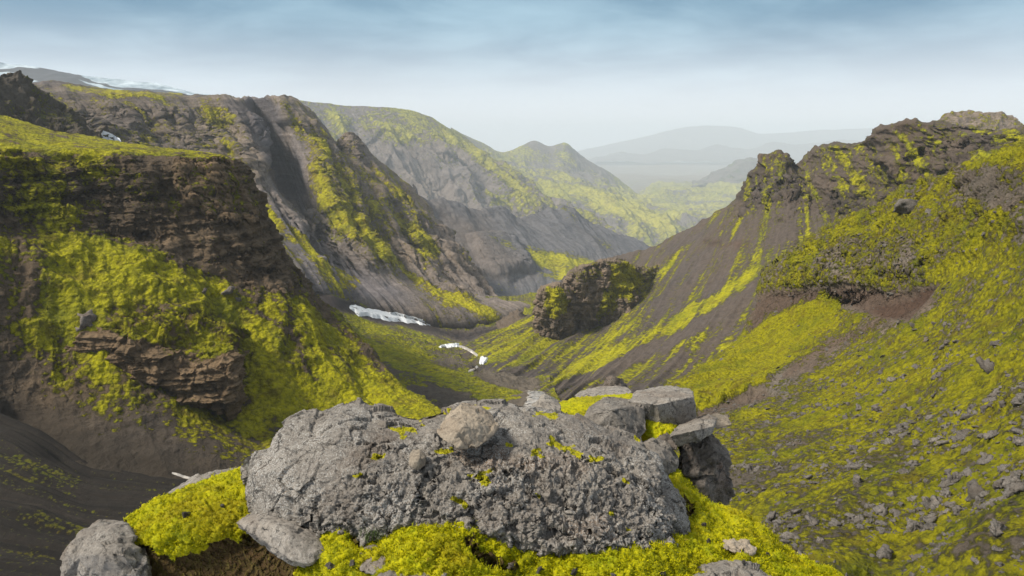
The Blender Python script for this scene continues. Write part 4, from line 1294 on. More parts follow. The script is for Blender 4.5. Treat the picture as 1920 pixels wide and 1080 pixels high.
M_BOULD = rock_mat('boulder_rock', (0.215, 0.192, 0.17), S=0.16, speck=0.8, bump=1.0, brownish=0.25)
M_GREY = rock_mat('grey_rock', (0.2, 0.178, 0.156), S=0.14, speck=0.35, bump=0.8, brownish=0.1)
M_TAN = rock_mat('tan_rock', (0.27, 0.225, 0.175), brown=(0.22, 0.15, 0.1), S=0.12, speck=0.2, bump=0.5, brownish=0.3, dark=(0.12, 0.1, 0.08))
M_BROWN = rock_mat('brown_rock', (0.13, 0.11, 0.095), brown=(0.12, 0.075, 0.05), S=0.2, speck=0.15, bump=0.9, brownish=0.5)
M_SCREE = rock_mat('scree_rock', (0.118, 0.104, 0.092), brown=(0.17, 0.13, 0.1), S=0.5, speck=0.2, bump=0.8, brownish=0.4)


def refine(bm, L, times=7):
    for _ in range(times):
        es = [e for e in bm.edges if e.calc_length() > L]
        if not es:
            break
        bmesh.ops.subdivide_edges(bm, edges=es, cuts=1, use_grid_fill=True)
        bmesh.ops.triangulate(bm, faces=[f for f in bm.faces if len(f.verts) > 4])
    bmesh.ops.triangulate(bm, faces=bm.faces[:])


def hull_bm(pts, bev=0.0, L=0.02, smooth=2):
    bm = bmesh.new()
    for p in pts:
        bm.verts.new(p)
    r = bmesh.ops.convex_hull(bm, input=bm.verts[:])
    junk = [v for v in bm.verts if not v.link_faces]
    bmesh.ops.delete(bm, geom=junk, context='VERTS')
    if bev:
        bmesh.ops.bevel(bm, geom=bm.edges[:], offset=bev, segments=2, affect='EDGES', profile=0.6)
    refine(bm, L)
    for _ in range(smooth):
        bmesh.ops.smooth_vert(bm, verts=bm.verts[:], factor=0.4, use_axis_x=True, use_axis_y=True, use_axis_z=True)
    bm.normal_update()
    return bm


def rock_mesh(name, pts, mat, L, amp, scale, seed, bev=0.0, mossfn=None, smooth=2):
    bm = hull_bm(pts, bev, L, smooth)
    co = np.array([v.co[:] for v in bm.verts])
    no = np.array([v.normal[:] for v in bm.verts])
    q = co / scale + seed * 3.17
    d = facet(q * 1.3, 2) * amp * 1.0 + (ridged(q, 3) - 0.55) * 0.4 * amp + fbm(q * 3.1, 4) * amp * 0.22
    co2 = co + no * d[:, None]
    for v, c in zip(bm.verts, co2):
        v.co = c
    me = bpy.data.meshes.new(name)
    bm.to_mesh(me)
    bm.free()
    me.polygons.foreach_set('use_smooth', np.ones(len(me.polygons), bool))
    a = np.zeros((len(co2), 4), np.float32)
    if mossfn is not None:
        a[:, 0] = mossfn(co2, no)
    at = me.attributes.new('mask', 'FLOAT_COLOR', 'POINT')
    at.data.foreach_set('color', a.ravel())
    me.materials.append(mat)
    return me


def placed_rock(name, front, thick, mat, label, seed, amp=0.02, scale=0.12, L=0.02, bev=0.012, mossfn=None, cat='rock', drop=0.25, smooth=0, up=0.0, group=None):
    """angular rock whose seen corners were surveyed; the rest of its body lies behind them"""
    F = np.array([world(*p) for p in front])
    c = F.mean(0)
    h = np.array([c[0], c[1], 0]) / math.hypot(c[0], c[1])
    B = c + (F - c) * 0.86 + h * thick - np.array([0, 0, drop * thick]) + np.array([0, 0, up])
    pts = np.concatenate([F, B])
    ctr = pts.mean(0)
    ctr[2] = pts[:, 2].min()
    me = rock_mesh(name, pts - ctr, mat, L, amp, scale, seed, bev * 0.3, mossfn, smooth)
    o = bpy.data.objects.new(name, me)
    o.location = ctr
    COL.objects.link(o)
    tag(o, label, cat, group)
    return o


def topmoss(th=0.6, amt=0.9, sc_=0.15):
    def f(co, no):
        return amt * sstep(th - 0.25, th + 0.2, no[:, 2] + 0.5 * fbm(co / sc_ + 2, 3))
    return f


# ---- main boulder
BOULD = [
    [(452, 905, 4.75), (458, 915, 4.7), (463, 925, 4.62), (464, 940, 4.5), (468, 962, 4.45), (480, 985, 4.45)],
    [(468, 852, 4.4), (467, 872, 4.33), (466, 900, 4.27), (466, 930, 4.22), (468, 965, 4.18), (480, 992, 4.2)],
    [(505, 842, 4.48), (500, 865, 4.27), (495, 900, 4.12), (500, 940, 4.02), (505, 978, 3.96), (512, 1004, 4.0)],
    [(528, 806, 4.55), (530, 830, 4.35), (540, 880, 4.06), (550, 940, 3.9), (555, 988, 3.82), (556, 1014, 3.88)],
    [(572, 779, 4.64), (582, 805, 4.4), (600, 870, 4.0), (610, 940, 3.8), (615, 992, 3.72), (616, 1024, 3.78)],
    [(648, 759, 4.74), (655, 790, 4.42), (670, 860, 3.96), (680, 940, 3.7), (690, 1002, 3.62), (690, 1034, 3.68)],
    [(718, 767, 4.74), (725, 795, 4.42), (740, 860, 3.96), (750, 940, 3.68), (760, 1005, 3.57), (760, 1036, 3.64)],
    [(776, 780, 4.7), (790, 805, 4.42), (810, 860, 3.96), (820, 940, 3.66), (830, 1005, 3.53), (830, 1042, 3.6)],
    [(830, 768, 4.78), (850, 800, 4.42), (870, 860, 3.96), (880, 940, 3.65), (890, 1010, 3.5), (890, 1044, 3.58)],
    [(880, 755, 4.86), (900, 792, 4.46), (915, 860, 3.96), (925, 940, 3.64), (930, 1012, 3.49), (930, 1046, 3.56)],
    [(925, 750, 4.9), (945, 790, 4.47), (960, 860, 3.96), (970, 945, 3.64), (975, 1018, 3.48), (975, 1048, 3.56)],
    [(1000, 763, 4.88), (1015, 800, 4.46), (1030, 870, 3.96), (1035, 950, 3.64), (1045, 1026, 3.47), (1045, 1054, 3.56)],
    [(1080, 779, 4.83), (1092, 815, 4.42), (1102, 880, 3.96), (1108, 955, 3.66), (1112, 1032, 3.47), (1112, 1060, 3.56)],
    [(1160, 808, 4.73), (1166, 845, 4.37), (1172, 905, 3.96), (1178, 970, 3.68), (1184, 1036, 3.5), (1184, 1066, 3.58)],
    [(1212, 836, 4.62), (1220, 870, 4.3), (1228, 920, 3.98), (1234, 980, 3.74), (1240, 1048, 3.56), (1240, 1078, 3.62)],
    [(1238, 868, 4.52), (1248, 900, 4.28), (1260, 945, 4.02), (1268, 992, 3.82), (1270, 1060, 3.62), (1268, 1082, 3.68)],
    [(1250, 905, 4.5), (1266, 932, 4.32), (1283, 966, 4.14), (1290, 1002, 3.98), (1283, 1048, 3.82), (1278, 1070, 3.86)],
    [(1246, 925, 4.75), (1262, 948, 4.65), (1277, 975, 4.5), (1284, 1006, 4.4), (1277, 1042, 4.3), (1270, 1066, 4.3)],
]


def build_boulder():
    p = Patch(BOULD, 820, 420, (0.4, 6.0, 70))
    px, py = p.px, p.py
    bf = np.ones(p.shape)
    bf[:, :p.nb] = (0.1 + 0.9 * np.linspace(0, 1, p.nb) ** 3)[None]
    cf = bf.copy()
    cf[:, :p.nb] *= 0.35
    cf[:, p.nb:p.nb + 36] *= np.linspace(0.35, 1, 36)[None]
    rough = poly(px, py, [(700, 850), (900, 850), (1180, 850), (1270, 950), (1290, 1060), (1000, 1060), (600, 1030), (560, 960)], 50)
    rough = np.clip(rough + 0.25 * p.f(fbm, 0.3, 3), 0.12, 1)
    p.push(((p.f(ridged, 0.4, 3) - 0.58) * 0.05 + p.f(facet, 0.36, 2) * 0.03 + p.f(fbm, 0.6, 3, 4.0) * 0.025) * bf)
    p.push((((p.f(ridged, 0.12, 4, 2.0) - 0.55) * 0.05 + p.f(facet, 0.075, 2, 1.0) * 0.022) * rough + p.f(fbm, 0.05, 4) * 0.01 * (0.35 + rough)) * cf)
    # chips and pits
    b = p.f(billow, 0.045, 3, 6.0)
    p.push((-np.clip(-b - 0.1, 0, 1) * 0.02 * (0.3 + rough) + p.f(fbm, 0.016, 3) * 0.0035) * cf)
    # a crack along the left shoulder and a bedding line on the right
    cr = stroke(px + 10 * p.f(fbm, 0.2, 3), py + 10 * p.f(fbm, 0.2, 3, 9.0), [(600, 840, 1), (700, 830, 2), (800, 880, 1)], 3)
    cr = np.maximum(cr, stroke(px + 8 * p.f(fbm, 0.2, 3), py + 8 * p.f(fbm, 0.2, 3, 9.0), [(1020, 850, 1), (1100, 870, 2), (1240, 930, 2)], 3))
    p.push(-cr * 0.018)
    wx, wy = p.warp(0.1, 9)
    m = np.zeros(p.shape)
    for s in ([(735, 800, 2), (757, 812, 5)], [(880, 895, 3), (912, 902, 7)], [(1030, 828, 4), (1065, 842, 6), (1085, 852, 4)],
              [(1110, 856, 5), (1130, 858, 5)], [(835, 775, 4), (848, 772, 4)], [(1005, 775, 3), (1040, 780, 4)], [(815, 845, 3), (850, 847, 4)],
              [(895, 764, 4), (912, 765, 4)], [(950, 835, 3), (960, 836, 3)], [(1002, 848, 5), (1020, 858, 4)], [(700, 855, 4), (718, 858, 5)],
              [(905, 888, 4), (925, 884, 3)], [(670, 893, 3), (680, 893, 3)], [(1170, 900, 4), (1176, 905, 3)], [(850, 935, 5), (870, 945, 6)],
              [(1005, 925, 3), (1010, 930, 3)], [(1140, 960, 4), (1146, 965, 3)], [(792, 798, 2), (800, 799, 3)], [(757, 806, 3), (775, 808, 3)],
              [(1175, 990, 3), (1180, 992, 3)], [(1200, 820, 3), (1190, 818, 3)]):
        m = np.maximum(m, stroke(wx, wy, s, 6))
    m = m * 0.95 + 0.16 * p.f(fbm, 0.05, 4) + 0.1
    warm = 0.38 * poly(wx, wy, [(760, 870), (900, 830), (1060, 830), (1120, 870), (1100, 900), (940, 880), (860, 900)], 16)
    warm += 0.35 * poly(wx, wy, [(950, 960), (1160, 960), (1160, 1010), (1050, 1020), (960, 1000)], 25)
    o = p.build('boulder', M_BOULD, m, warm, 0.0)
    tag(o, 'huge rough grey boulder with pale lichen on the mossy ledge', 'boulder')
    return p


# ---- moss ledge under it
LEDGE = [
    [(150, 1030, 5.2), (140, 1080, 4.9), (130, 1180, 4.6), (120, 1320, 4.2)],
    [(190, 1020, 4.5), (190, 1075, 4.05), (190, 1180, 3.9), (190, 1320, 3.8)],
    [(236, 984, 4.6), (240, 1030, 4.1), (242, 1160, 3.95), (244, 1320, 3.9)],
    [(300, 953, 4.7), (308, 1015, 4.02), (310, 1130, 3.92), (310, 1320, 3.85)],
    [(378, 918, 4.85), (385, 1005, 4.0), (390, 1110, 3.9), (390, 1320, 3.8)],
    [(470, 888, 5.0), (475, 990, 4.05), (480, 1090, 3.85), (480, 1320, 3.7)],
    [(560, 880, 5.0), (560, 1000, 3.95), (560, 1085, 3.75), (560, 1320, 3.45)],
    [(640, 880, 4.9), (640, 990, 3.86), (640, 1080, 3.5), (640, 1320, 2.9)],
    [(760, 880, 4.9), (760, 990, 3.76), (760, 1080, 3.35), (760, 1320, 2.6)],
    [(960, 880, 4.9), (960, 1000, 3.7), (960, 1080, 3.36), (960, 1320, 2.55)],
    [(1120, 880, 4.9), (1120, 1010, 3.68), (1120, 1085, 3.38), (1120, 1320, 2.6)],
    [(1250, 880, 5.0), (1262, 1010, 3.85), (1262, 1085, 3.45), (1260, 1320, 2.7)],
    [(1285, 915, 5.0), (1310, 1010, 3.95), (1312, 1085, 3.5), (1310, 1320, 2.8)],
    [(1320, 958, 4.75), (1345, 1020, 3.98), (1348, 1090, 3.55), (1350, 1320, 2.85)],
    [(1388, 975, 4.7), (1400, 1030, 4.02), (1404, 1092, 3.6), (1410, 1320, 2.9)],
    [(1435, 1003, 4.6), (1450, 1048, 4.1), (1455, 1100, 3.7), (1460, 1320, 3.0)],
    [(1480, 1045, 4.45), (1500, 1070, 4.15), (1510, 1110, 3.8), (1510, 1320, 3.1)],
    [(1545, 1082, 4.3), (1560, 1095, 4.15), (1565, 1130, 3.9), (1565, 1320, 3.2)],
    [(1600, 1130, 4.4), (1610, 1140, 4.2), (1612, 1170, 4.0), (1612, 1320, 3.4)],
]


def moss_mat():
    m = bpy.data.materials.new('moss_carpet')
    m.use_nodes = True
    t = NT(m.node_tree)
    pos = t.n('ShaderNodeNewGeometry').outputs['Position']
    at = t.n('ShaderNodeAttribute', None, attribute_name='mask')
    sep = t.n('ShaderNodeSeparateColor', {0: at.outputs['Color']})
    n1 = t.noise(pos, 5.0, 5, 0.6)
    n2 = t.noise(pos, 28.0, 6, 0.65)
    n3 = t.noise(pos, 140.0, 4, 0.7)
    k = t.math('ADD', t.math('MULTIPLY', n2, 0.7), t.math('MULTIPLY', n3, 0.6))
    k = t.math('ADD', k, t.math('MULTIPLY', t.math('SUBTRACT', n1, 0.5), 0.8))
    c = t.mix(t.ss(k, 0.42, 0.85), (0.1, 0.12, 0.004), (0.5, 0.45, 0.004))
    n0 = t.noise(t.vec('ADD', pos, (7, 3, 1)), 1.6, 4, 0.6)
    c = t.mix(t.ss(n1, 0.5, 0.68, 0, 0.75), c, (0.15, 0.2, 0.006))
    c = t.mix(t.ss(n0, 0.5, 0.66, 0, 0.6), c, t.mix(n2, (0.06, 0.07, 0.004), (0.34, 0.25, 0.01)))
    c = t.mix(t.math('MULTIPLY', t.ss(t.math('ADD', n2, t.math('MULTIPLY', n1, 0.5)), 0.86, 0.98), 0.7), c, (0.2, 0.11, 0.02))
    soil = t.mix(t.lin(n2, 0.3, 0.7), (0.025, 0.014, 0.008), (0.085, 0.05, 0.028))
    gm = t.ss(t.math('ADD', sep.outputs[0], t.math('ADD', t.math('MULTIPLY', t.math('SUBTRACT', n2, 0.5), 0.7),
                                                   t.math('MULTIPLY', t.math('SUBTRACT', n3, 0.5), 0.5))), 0.42, 0.54)
    c = t.mix(gm, soil, c)
    h = t.math('ADD', n2, t.math('MULTIPLY', n3, 0.8))
    bp = t.n('ShaderNodeBump', {'Strength': 0.8, 'Distance': 0.014, 'Height': h}).outputs[0]
    b = t.n('ShaderNodeBsdfPrincipled', {'Base Color': c, 'Roughness': 0.95, 'Normal': bp, 'Specular IOR Level': 0.1,
                                         'Sheen Weight': 0.25, 'Sheen Tint': (0.7, 0.65, 0.1, 1)})
    t.n('ShaderNodeOutputMaterial', {0: b.outputs[0]})
    return m


def build_ledge():
    p = Patch(LEDGE, 900, 400, (2.2, 1.9, 24))
    px, py = p.px.copy(), p.py.copy()
    up = np.zeros(p.P.shape)
    up[..., 2] = 1
    hump = 0.16 * stroke(px, py, [(850, 985, 10), (870, 1040, 40), (800, 1080, 60)], 70)
    hump += 0.11 * stroke(px, py, [(560, 970, 10), (620, 1000, 20), (640, 1050, 20)], 45)
    hump += 0.06 * stroke(px, py, [(300, 975, 10), (400, 940, 20), (460, 920, 10)], 40)
    hump += 0.08 * stroke(px, py, [(1120, 1060, 20), (1230, 1075, 20)], 40)
    p.push(hump, up)
    lum = p.f(billow, 0.16, 3)
    bare = poly(px, py, [(272, 1028), (330, 1045), (370, 1030), (410, 1015), (470, 1010), (540, 1030), (560, 1070), (552, 1300), (200, 1300), (268, 1080)], 12)
    p.push((lum * 0.036 + p.f(fbm, 0.45, 3) * 0.04) * (1 - 0.6 * bare))
    p.push((p.f(billow, 0.045, 3, 3.0) * 0.011 + p.f(fbm, 0.012, 3) * 0.005) * (1 - 0.8 * bare))
    wx, wy = px + 9 * p.f(fbm, 0.12, 4), py + 14 * p.f(fbm, 0.1, 4, 8.0)
    m = 0.85 + 0.12 * p.f(fbm, 0.2, 4)
    soil = poly(wx, wy, [(272, 1028), (330, 1045), (370, 1030), (410, 1015), (470, 1010), (540, 1030), (560, 1070), (552, 1300), (200, 1300), (268, 1080)], 6)
    soil = np.maximum(soil, stroke(wx, wy, [(660, 1030, 6), (690, 1036, 8)], 8))
    soil = np.maximum(soil, 0.8 * stroke(wx, wy, [(870, 1058, 3), (920, 1076, 6), (960, 1082, 6)], 8))
    soil = np.maximum(soil, stroke(wx, wy, [(225, 985, 6), (245, 1000, 6)], 6))
    soil = np.maximum(soil, 0.7 * stroke(wx, wy, [(1275, 950, 6), (1300, 965, 6)], 8))
    p.push(-soil * 0.05)
    # moss frays where it hangs over the bare soil
    o = p.build('ground', moss_mat(), m - 0.9 * soil, 0.3, 0)
    tag(o, 'bright yellow green moss carpet on the ledge around the boulder', 'moss ledge', kind='structure')
    p.m = m - soil
    return p


def build_sprigs(patches, n):
    """tiny moss shoots that fur the moss carpet"""
    pts, nrm = [], []
    for p, keep, cnt in patches:
        idx = np.flatnonzero(keep.ravel())
        s = RNG.choice(idx, cnt)
        q = p.P.reshape(-1, 3)[s] + RNG.normal(size=(cnt, 3)) * 0.006
        pts.append(q)
        nrm.append(p.N.reshape(-1, 3)[s])
    q = np.concatenate(pts)
    nn = np.concatenate(nrm)
    n = len(q)
    tri = []
    for k in range(3):
        d = nn * 0.8 + RNG.normal(size=(n, 3)) * 0.55 + np.array([0, 0, 0.35])
        d /= np.linalg.norm(d, axis=1, keepdims=True)
        s = np.cross(d, RNG.normal(size=(n, 3)))
        s /= np.linalg.norm(s, axis=1, keepdims=True)
        L = RNG.uniform(0.008, 0.02, (n, 1))
        wdt = RNG.uniform(0.0016, 0.0032, (n, 1))
        tri += [np.stack([q - s * wdt - nn * 0.003, q + s * wdt - nn * 0.003, q + d * L], 1)]
    T = np.concatenate(tri).reshape(-1, 3)
    me = bpy.data.meshes.new('moss')
    me.vertices.add(len(T))
    me.vertices.foreach_set('co', T.astype(np.float32).ravel())
    me.loops.add(len(T))
    me.loops.foreach_set('vertex_index', np.arange(len(T), dtype=np.int32))
    me.polygons.add(len(T) // 3)
    me.polygons.foreach_set('loop_start', np.arange(0, len(T), 3, dtype=np.int32))
    me.update(calc_edges=True)
    m = bpy.data.materials.new('moss_shoots')
    m.use_nodes = True
    t = NT(m.node_tree)
    pos = t.n('ShaderNodeNewGeometry').outputs['Position']
    rp = t.n('ShaderNodeNewGeometry').outputs['Random Per Island']
    n1 = t.noise(pos, 5.0, 5, 0.6)
    k = t.math('ADD', t.math('MULTIPLY', rp, 0.7), t.math('MULTIPLY', n1, 0.6))
    c = t.mix(t.ss(k, 0.3, 0.95), (0.15, 0.175, 0.005), (0.56, 0.5, 0.005))
    n0 = t.noise(t.vec('ADD', pos, (7, 3, 1)), 1.6, 4, 0.6)
    c = t.mix(t.ss(n1, 0.5, 0.68, 0, 0.6), c, (0.2, 0.26, 0.008))
    c = t.mix(t.ss(n0, 0.5, 0.66, 0, 0.6), c, t.mix(rp, (0.08, 0.09, 0.004), (0.42, 0.28, 0.015)))
    b = t.n('ShaderNodeBsdfPrincipled', {'Base Color': c, 'Roughness': 0.9, 'Specular IOR Level': 0.1})
    t.n('ShaderNodeOutputMaterial', {0: b.outputs[0]})
    me.materials.append(m)
    o = bpy.data.objects.new('moss', me)
    COL.objects.link(o)
    tag(o, 'fine furry yellow green moss shoots covering the near ledge', 'moss', kind='stuff')


# ---- stratified ledge on the mesa slope
def build_outcrop():
    cols = [
        [(135, 610, 107), (135, 630, 104.5), (138, 645, 103.5), (140, 665, 103.5), (142, 690, 104.5)],
        [(158, 598, 108), (152, 625, 103), (154, 640, 101.5), (157, 668, 101), (160, 695, 103)],
        [(210, 588, 108.5), (198, 620, 102), (198, 648, 100), (202, 680, 99.5), (205, 702, 102.5)],
        [(262, 588, 109.5), (245, 636, 101), (246, 664, 99), (250, 692, 98.5), (253, 716, 102)],
        [(312, 590, 111), (298, 655, 100.8), (301, 680, 98.6), (306, 706, 98.2), (309, 728, 102)],
        [(350, 598, 112), (327, 676, 100.5), (331, 702, 98.4), (336, 740, 98), (339, 760, 102)],
        [(402, 606, 113), (386, 684, 101), (393, 716, 99), (400, 760, 98.5), (402, 778, 102.5)],
        [(440, 614, 114), (432, 664, 103.5), (440, 700, 101.5), (440, 738, 101.2), (438, 758, 104)],
        [(462, 632, 116), (453, 668, 109), (457, 692, 107.5), (454, 720, 107.5), (451, 738, 110)]]
    p = Patch(cols, 360, 260, (6, 0.3, 6))
    hz = np.stack([p.N[..., 0], p.N[..., 1], 0 * p.px], -1)
    rim = np.interp(p.px, [135, 152, 200, 245, 298, 327, 386, 432, 453], [628, 625, 620, 636, 655, 676, 684, 664, 668])
    face = sstep(-8, 6, p.py - rim)
    p.push(p.f(facet, 4.5, 2) * 1.2 + (p.f(ridged, 5, 4) - 0.5) * 1.6 + p.f(fbm, 1.4, 4) * 0.2)
    p.push(p.f(fbm, 0.9, 4, 0, (0.08, 0.08, 1.0)) * 0.85 * face, hz)
    px, py = p.warp(4, 9)
    rm = np.interp(px, [135, 152, 200, 245, 298, 327, 386, 432, 453], [628, 625, 620, 636, 655, 676, 684, 664, 668])
    m = 0.72 - 0.6 * sstep(-16, 8, py - rm) + 0.25 * p.f(fbm, 4, 4)
    o = p.build('rock_outcrop', bpy.data.materials['mesa_ground'], m, 1.0, 0.0)
    tag(o, 'layered overhanging rock ledge with mossy top on the mesa slope', 'rock outcrop')


build_outcrop()

# ---- snow and water
def snow_mat():
    m = bpy.data.materials.new('old_snow')
    m.use_nodes = True
    t = NT(m.node_tree)
    pos = t.n('ShaderNodeNewGeometry').outputs['Position']
    st = t.noise(t.n('ShaderNodeMapping', {'Vector': pos, 'Rotation': (0, 0, 0.75), 'Scale': (0.05, 0.3, 0.3)}).outputs[0], 1.0, 5, 0.65)
    n = t.noise(pos, 0.8, 6, 0.65)
    c = t.mix(t.lin(n, 0.3, 0.7), (0.52, 0.54, 0.57), (0.74, 0.76, 0.79))
    c = t.mix(t.ss(st, 0.56, 0.66), c, (0.06, 0.052, 0.05))
    bp = t.n('ShaderNodeBump', {'Strength': 0.5, 'Distance': 0.3, 'Height': n}).outputs[0]
    b = t.n('ShaderNodeBsdfPrincipled', {'Base Color': c, 'Roughness': 0.8, 'Normal': bp})
    t.n('ShaderNodeOutputMaterial', {0: b.outputs[0]})
    return m


M_SNOW = snow_mat()
M_CLEAN = simple_mat('firn_snow', (0.66, 0.68, 0.71), 0.8, 0.16, 0.6, 0.4, 0.25)
M_WATER = simple_mat('stream_water', (0.36, 0.33, 0.3), 0.35, 0.25, 0.5, 0.2, 0.05, 0.5)
for label, cat, name, kind, top, bot, lift, mat in (
        ('long streaked snow patch on the black sand below the left cliffs', 'snow patch', 'snow_patch', None,
         [(649, 571), (680, 576), (710, 581), (760, 590), (806, 604)], [(650, 573), (672, 592), (720, 601), (780, 609), (808, 612)], 1.5, M_SNOW),
        ('thin white snow sliver beside the dark bank of the valley floor', 'snow patch', 'snow_patch', None,
         [(820, 650), (840, 645), (864, 643)], [(822, 652), (842, 652), (862, 651)], 0.7, M_CLEAN),
        ('small white snow patch in the stream bed below the crag', 'snow patch', 'snow_patch', None,
         [(900, 667), (909, 668), (917, 672)], [(897, 683), (905, 685), (912, 680)], 0.6, M_CLEAN),
        ('bright snow wedge caught in the gully behind the mesa top', 'snow patch', 'snow_patch', None,
         [(185, 252), (205, 257), (225, 266), (231, 274)], [(187, 255), (206, 268), (222, 274), (230, 276)], 2.6, M_CLEAN),
        ('pale stream reach at the bend of the valley bottom', 'stream', 'stream', 'structure',
         [(895, 684), (888, 690), (878, 695)], [(898, 688), (890, 695), (876, 699)], 0.3, M_WATER),
        ('thin pale water thread linking the two valley snow patches', 'stream', 'stream', 'structure',
         [(858, 646), (872, 650), (886, 657), (899, 667)], [(858, 650), (870, 655), (883, 662), (896, 671)], 0.5, M_WATER),
        ('pale gravelly stream behind the foreground rocks', 'stream', 'stream', 'structure',
         [(985, 732), (990, 745), (978, 756), (975, 772)], [(1012, 731), (1024, 742), (1030, 755), (1040, 772)], 0.35, M_WATER),
        ('narrow white trickle in the dark gully at the lower left', 'stream', 'stream', 'structure',
         [(318, 884), (345, 891), (372, 899), (402, 908)], [(318, 887), (345, 897), (372, 904), (402, 912)], 0.12, M_WATER)):
    tag(drape(name, top, bot, mat, lift, 90, 18, 0.5 * lift, 330 if 'wedge' in label else 0.3), label, cat, None, kind)

# ---- stones on the near hillside
PROTO = []
for k in range(14):
    n = 15
    v = RNG.normal(size=(n, 3))
    v /= np.linalg.norm(v, axis=1, keepdims=True)
    v *= RNG.uniform(0.8, 1.1, (n, 1)) * np.array([1.0, RNG.uniform(0.6, 0.9), RNG.uniform(0.4, 0.75)]) * 0.5
    PROTO.append(rock_mesh('rock', v, M_SCREE, 0.13, 0.1, 0.5, k + 1.5, 0.0, None, 0))


def frame_from(nor, ang):
    z = Vector(nor).normalized()
    z = (z * 0.6 + Vector((0, 0, 0.4))).normalized()
    x = Vector((math.cos(ang), math.sin(ang), 0))
    x = (x - z * x.dot(z)).normalized()
    y = z.cross(x)
    from mathutils import Matrix
    return Matrix((x, y, z)).transposed().to_euler()


def put_rock(loc, nor, size, label, group=None, k=None):
    me = PROTO[random.randrange(len(PROTO)) if k is None else k]
    o = bpy.data.objects.new('rock', me)
    o.rotation_euler = frame_from(nor, random.uniform(0, 6.28))
    o.scale = (size, size, size * random.uniform(0.8, 1.15))
    o.location = Vector(loc) + Vector((0, 0, size * random.uniform(-0.12, 0.12)))
    COL.objects.link(o)
    tag(o, label, 'rock', group)
    return o


for (x, y, s, label) in ((1862, 684, 52, 'long pale slab high on the stony right hillside'),
                         (1678, 709, 26, 'dark square stone with a pale pebble beside it on the right hillside'),
                         (1610, 766, 24, 'flat light grey stone alone in green moss, middle of the right hillside'),
                         (1832, 930, 48, 'broad flat grey rock low on the right hillside'),
                         (1905, 922, 38, 'upright pale stone at the right edge of the frame'),
                         (1868, 998, 40, 'rounded grey boulder near the lower right corner'),
                         (1728, 990, 36, 'dark grey blocky rock low on the right hillside left of the broad flat one'),
                         (1660, 1046, 44, 'wide rock half sunk in moss at the bottom of the right hillside'),
                         (1705, 935, 34, 'largest stone of the cluster below the middle of the right hillside'),
                         (1815, 845, 34, 'grey rock heap stone under the dark moss hollow on the right'),
                         (1705, 392, 46, 'big grey block perched on the ridge of the near hillside'),
                         (1745, 396, 32, 'pale block leaning beside the big one on the hillside ridge')):
    loc, nor = hit(x, y)
    if loc:
        put_rock(loc, nor, s * loc.length / FPX, label)


for (x, y, sz, label) in ((160, 600, 44, 'dark upright block jutting from the mesa slope left of the layered ledge'),
                         (428, 548, 24, 'largest of the small stones in moss below the mesa cliff'),
                         (382, 548, 18, 'lone small stone in bright moss left of the others below the mesa cliff'),
                         (446, 562, 16, 'small stone lowest of those in moss below the mesa cliff')):
    loc, nor = hit(x, y)
    if loc:
        q = put_rock(loc, nor, sz * loc.length / FPX, label)
        q.data = q.data.copy()
        q.data.materials[0] = M_BROWN


def scatter():
    p = NEAR
    vis = (p.px > 1330) & (p.px < 1945) & (p.py > 370) & (p.py < 1110)
    dens = 0.35 + sstep(560, 800, p.py) + 0.35 * stroke(p.px, p.py, [(1620, 470, 40), (1740, 480, 50), (1640, 540, 30)], 30)
    dens += 0.5 * poly(p.px, p.py, [(1560, 820), (1760, 780), (1920, 860), (1900, 1080), (1450, 1060), (1420, 900)], 60)
    dens *= 1 - 0.95 * poly(p.px, p.py, [(1540, 545), (1580, 560), (1560, 600), (1450, 700), (1330, 760), (1260, 745), (1390, 640)], 14)
    dens *= np.clip(0.5 + 1.6 * p.f(fbm, 4, 5, 2.0), 0.03, 3)
    # even cover as seen on the ground: weight by the area each vertex stands for
    A = np.linalg.norm(np.cross(np.gradient(p.P, axis=0), np.gradient(p.P, axis=1)), axis=-1)
    rng2 = np.linalg.norm(p.P, axis=-1)
    wgt = (dens * A * vis / rng2 ** 1.1).ravel()
    wgt /= wgt.sum()
    N = 9000
    idx = RNG.choice(len(wgt), N, p=wgt)
    size = 0.14 * (1 - RNG.random(N)) ** -0.58
    size = np.minimum(size, 0.95) * RNG.uniform(0.7, 1.2, N)
    Pp, Nn = p.P.reshape(-1, 3)[idx], p.N.reshape(-1, 3)[idx]
    app = size / np.linalg.norm(Pp, axis=1)
    order = np.argsort(-app)
    for i in order[:285]:
        put_rock(Pp[i], Nn[i], size[i] * 1.0, 'grey stone scattered among many on the mossy right hillside', 'stones scattered on the right hillside')
    # the smallest stones: one mass
    V, F, base = [], [], 0
    lo = []
    for k in range(8):
        v = RNG.normal(size=(9, 3))
        v /= np.linalg.norm(v, axis=1, keepdims=True)
        bm = hull_bm(v * np.array([0.5, 0.4, 0.3]), 0, 9, 0)
        bm.verts.index_update()
        lo.append((np.array([q.co[:] for q in bm.verts]), np.array([[q.index for q in f.verts] for f in bm.faces])))
        bm.free()
    for i in order[285:]:
        v, f = lo[RNG.integers(8)]
        a = RNG.uniform(0, 6.28)
        c, s = math.cos(a), math.sin(a)
        vv = np.stack([v[:, 0] * c - v[:, 1] * s, v[:, 0] * s + v[:, 1] * c, v[:, 2]], -1) * size[i] + Pp[i]
        V.append(vv)
        F.append(f + base)
        base += len(vv)
    V, F = np.concatenate(V), np.concatenate(F)
    me = bpy.data.meshes.new('gravel')
    me.from_pydata(V.tolist(), [], F.tolist())
    a = np.zeros((len(V), 4), np.float32)
    me.attributes.new('mask', 'FLOAT_COLOR', 'POINT').data.foreach_set('color', a.ravel())
    me.materials.append(M_SCREE)
    o = bpy.data.objects.new('gravel', me)
    COL.objects.link(o)
    tag(o, 'countless small grey stones littering the mossy right hillside', 'gravel', kind='stuff')


scatter()

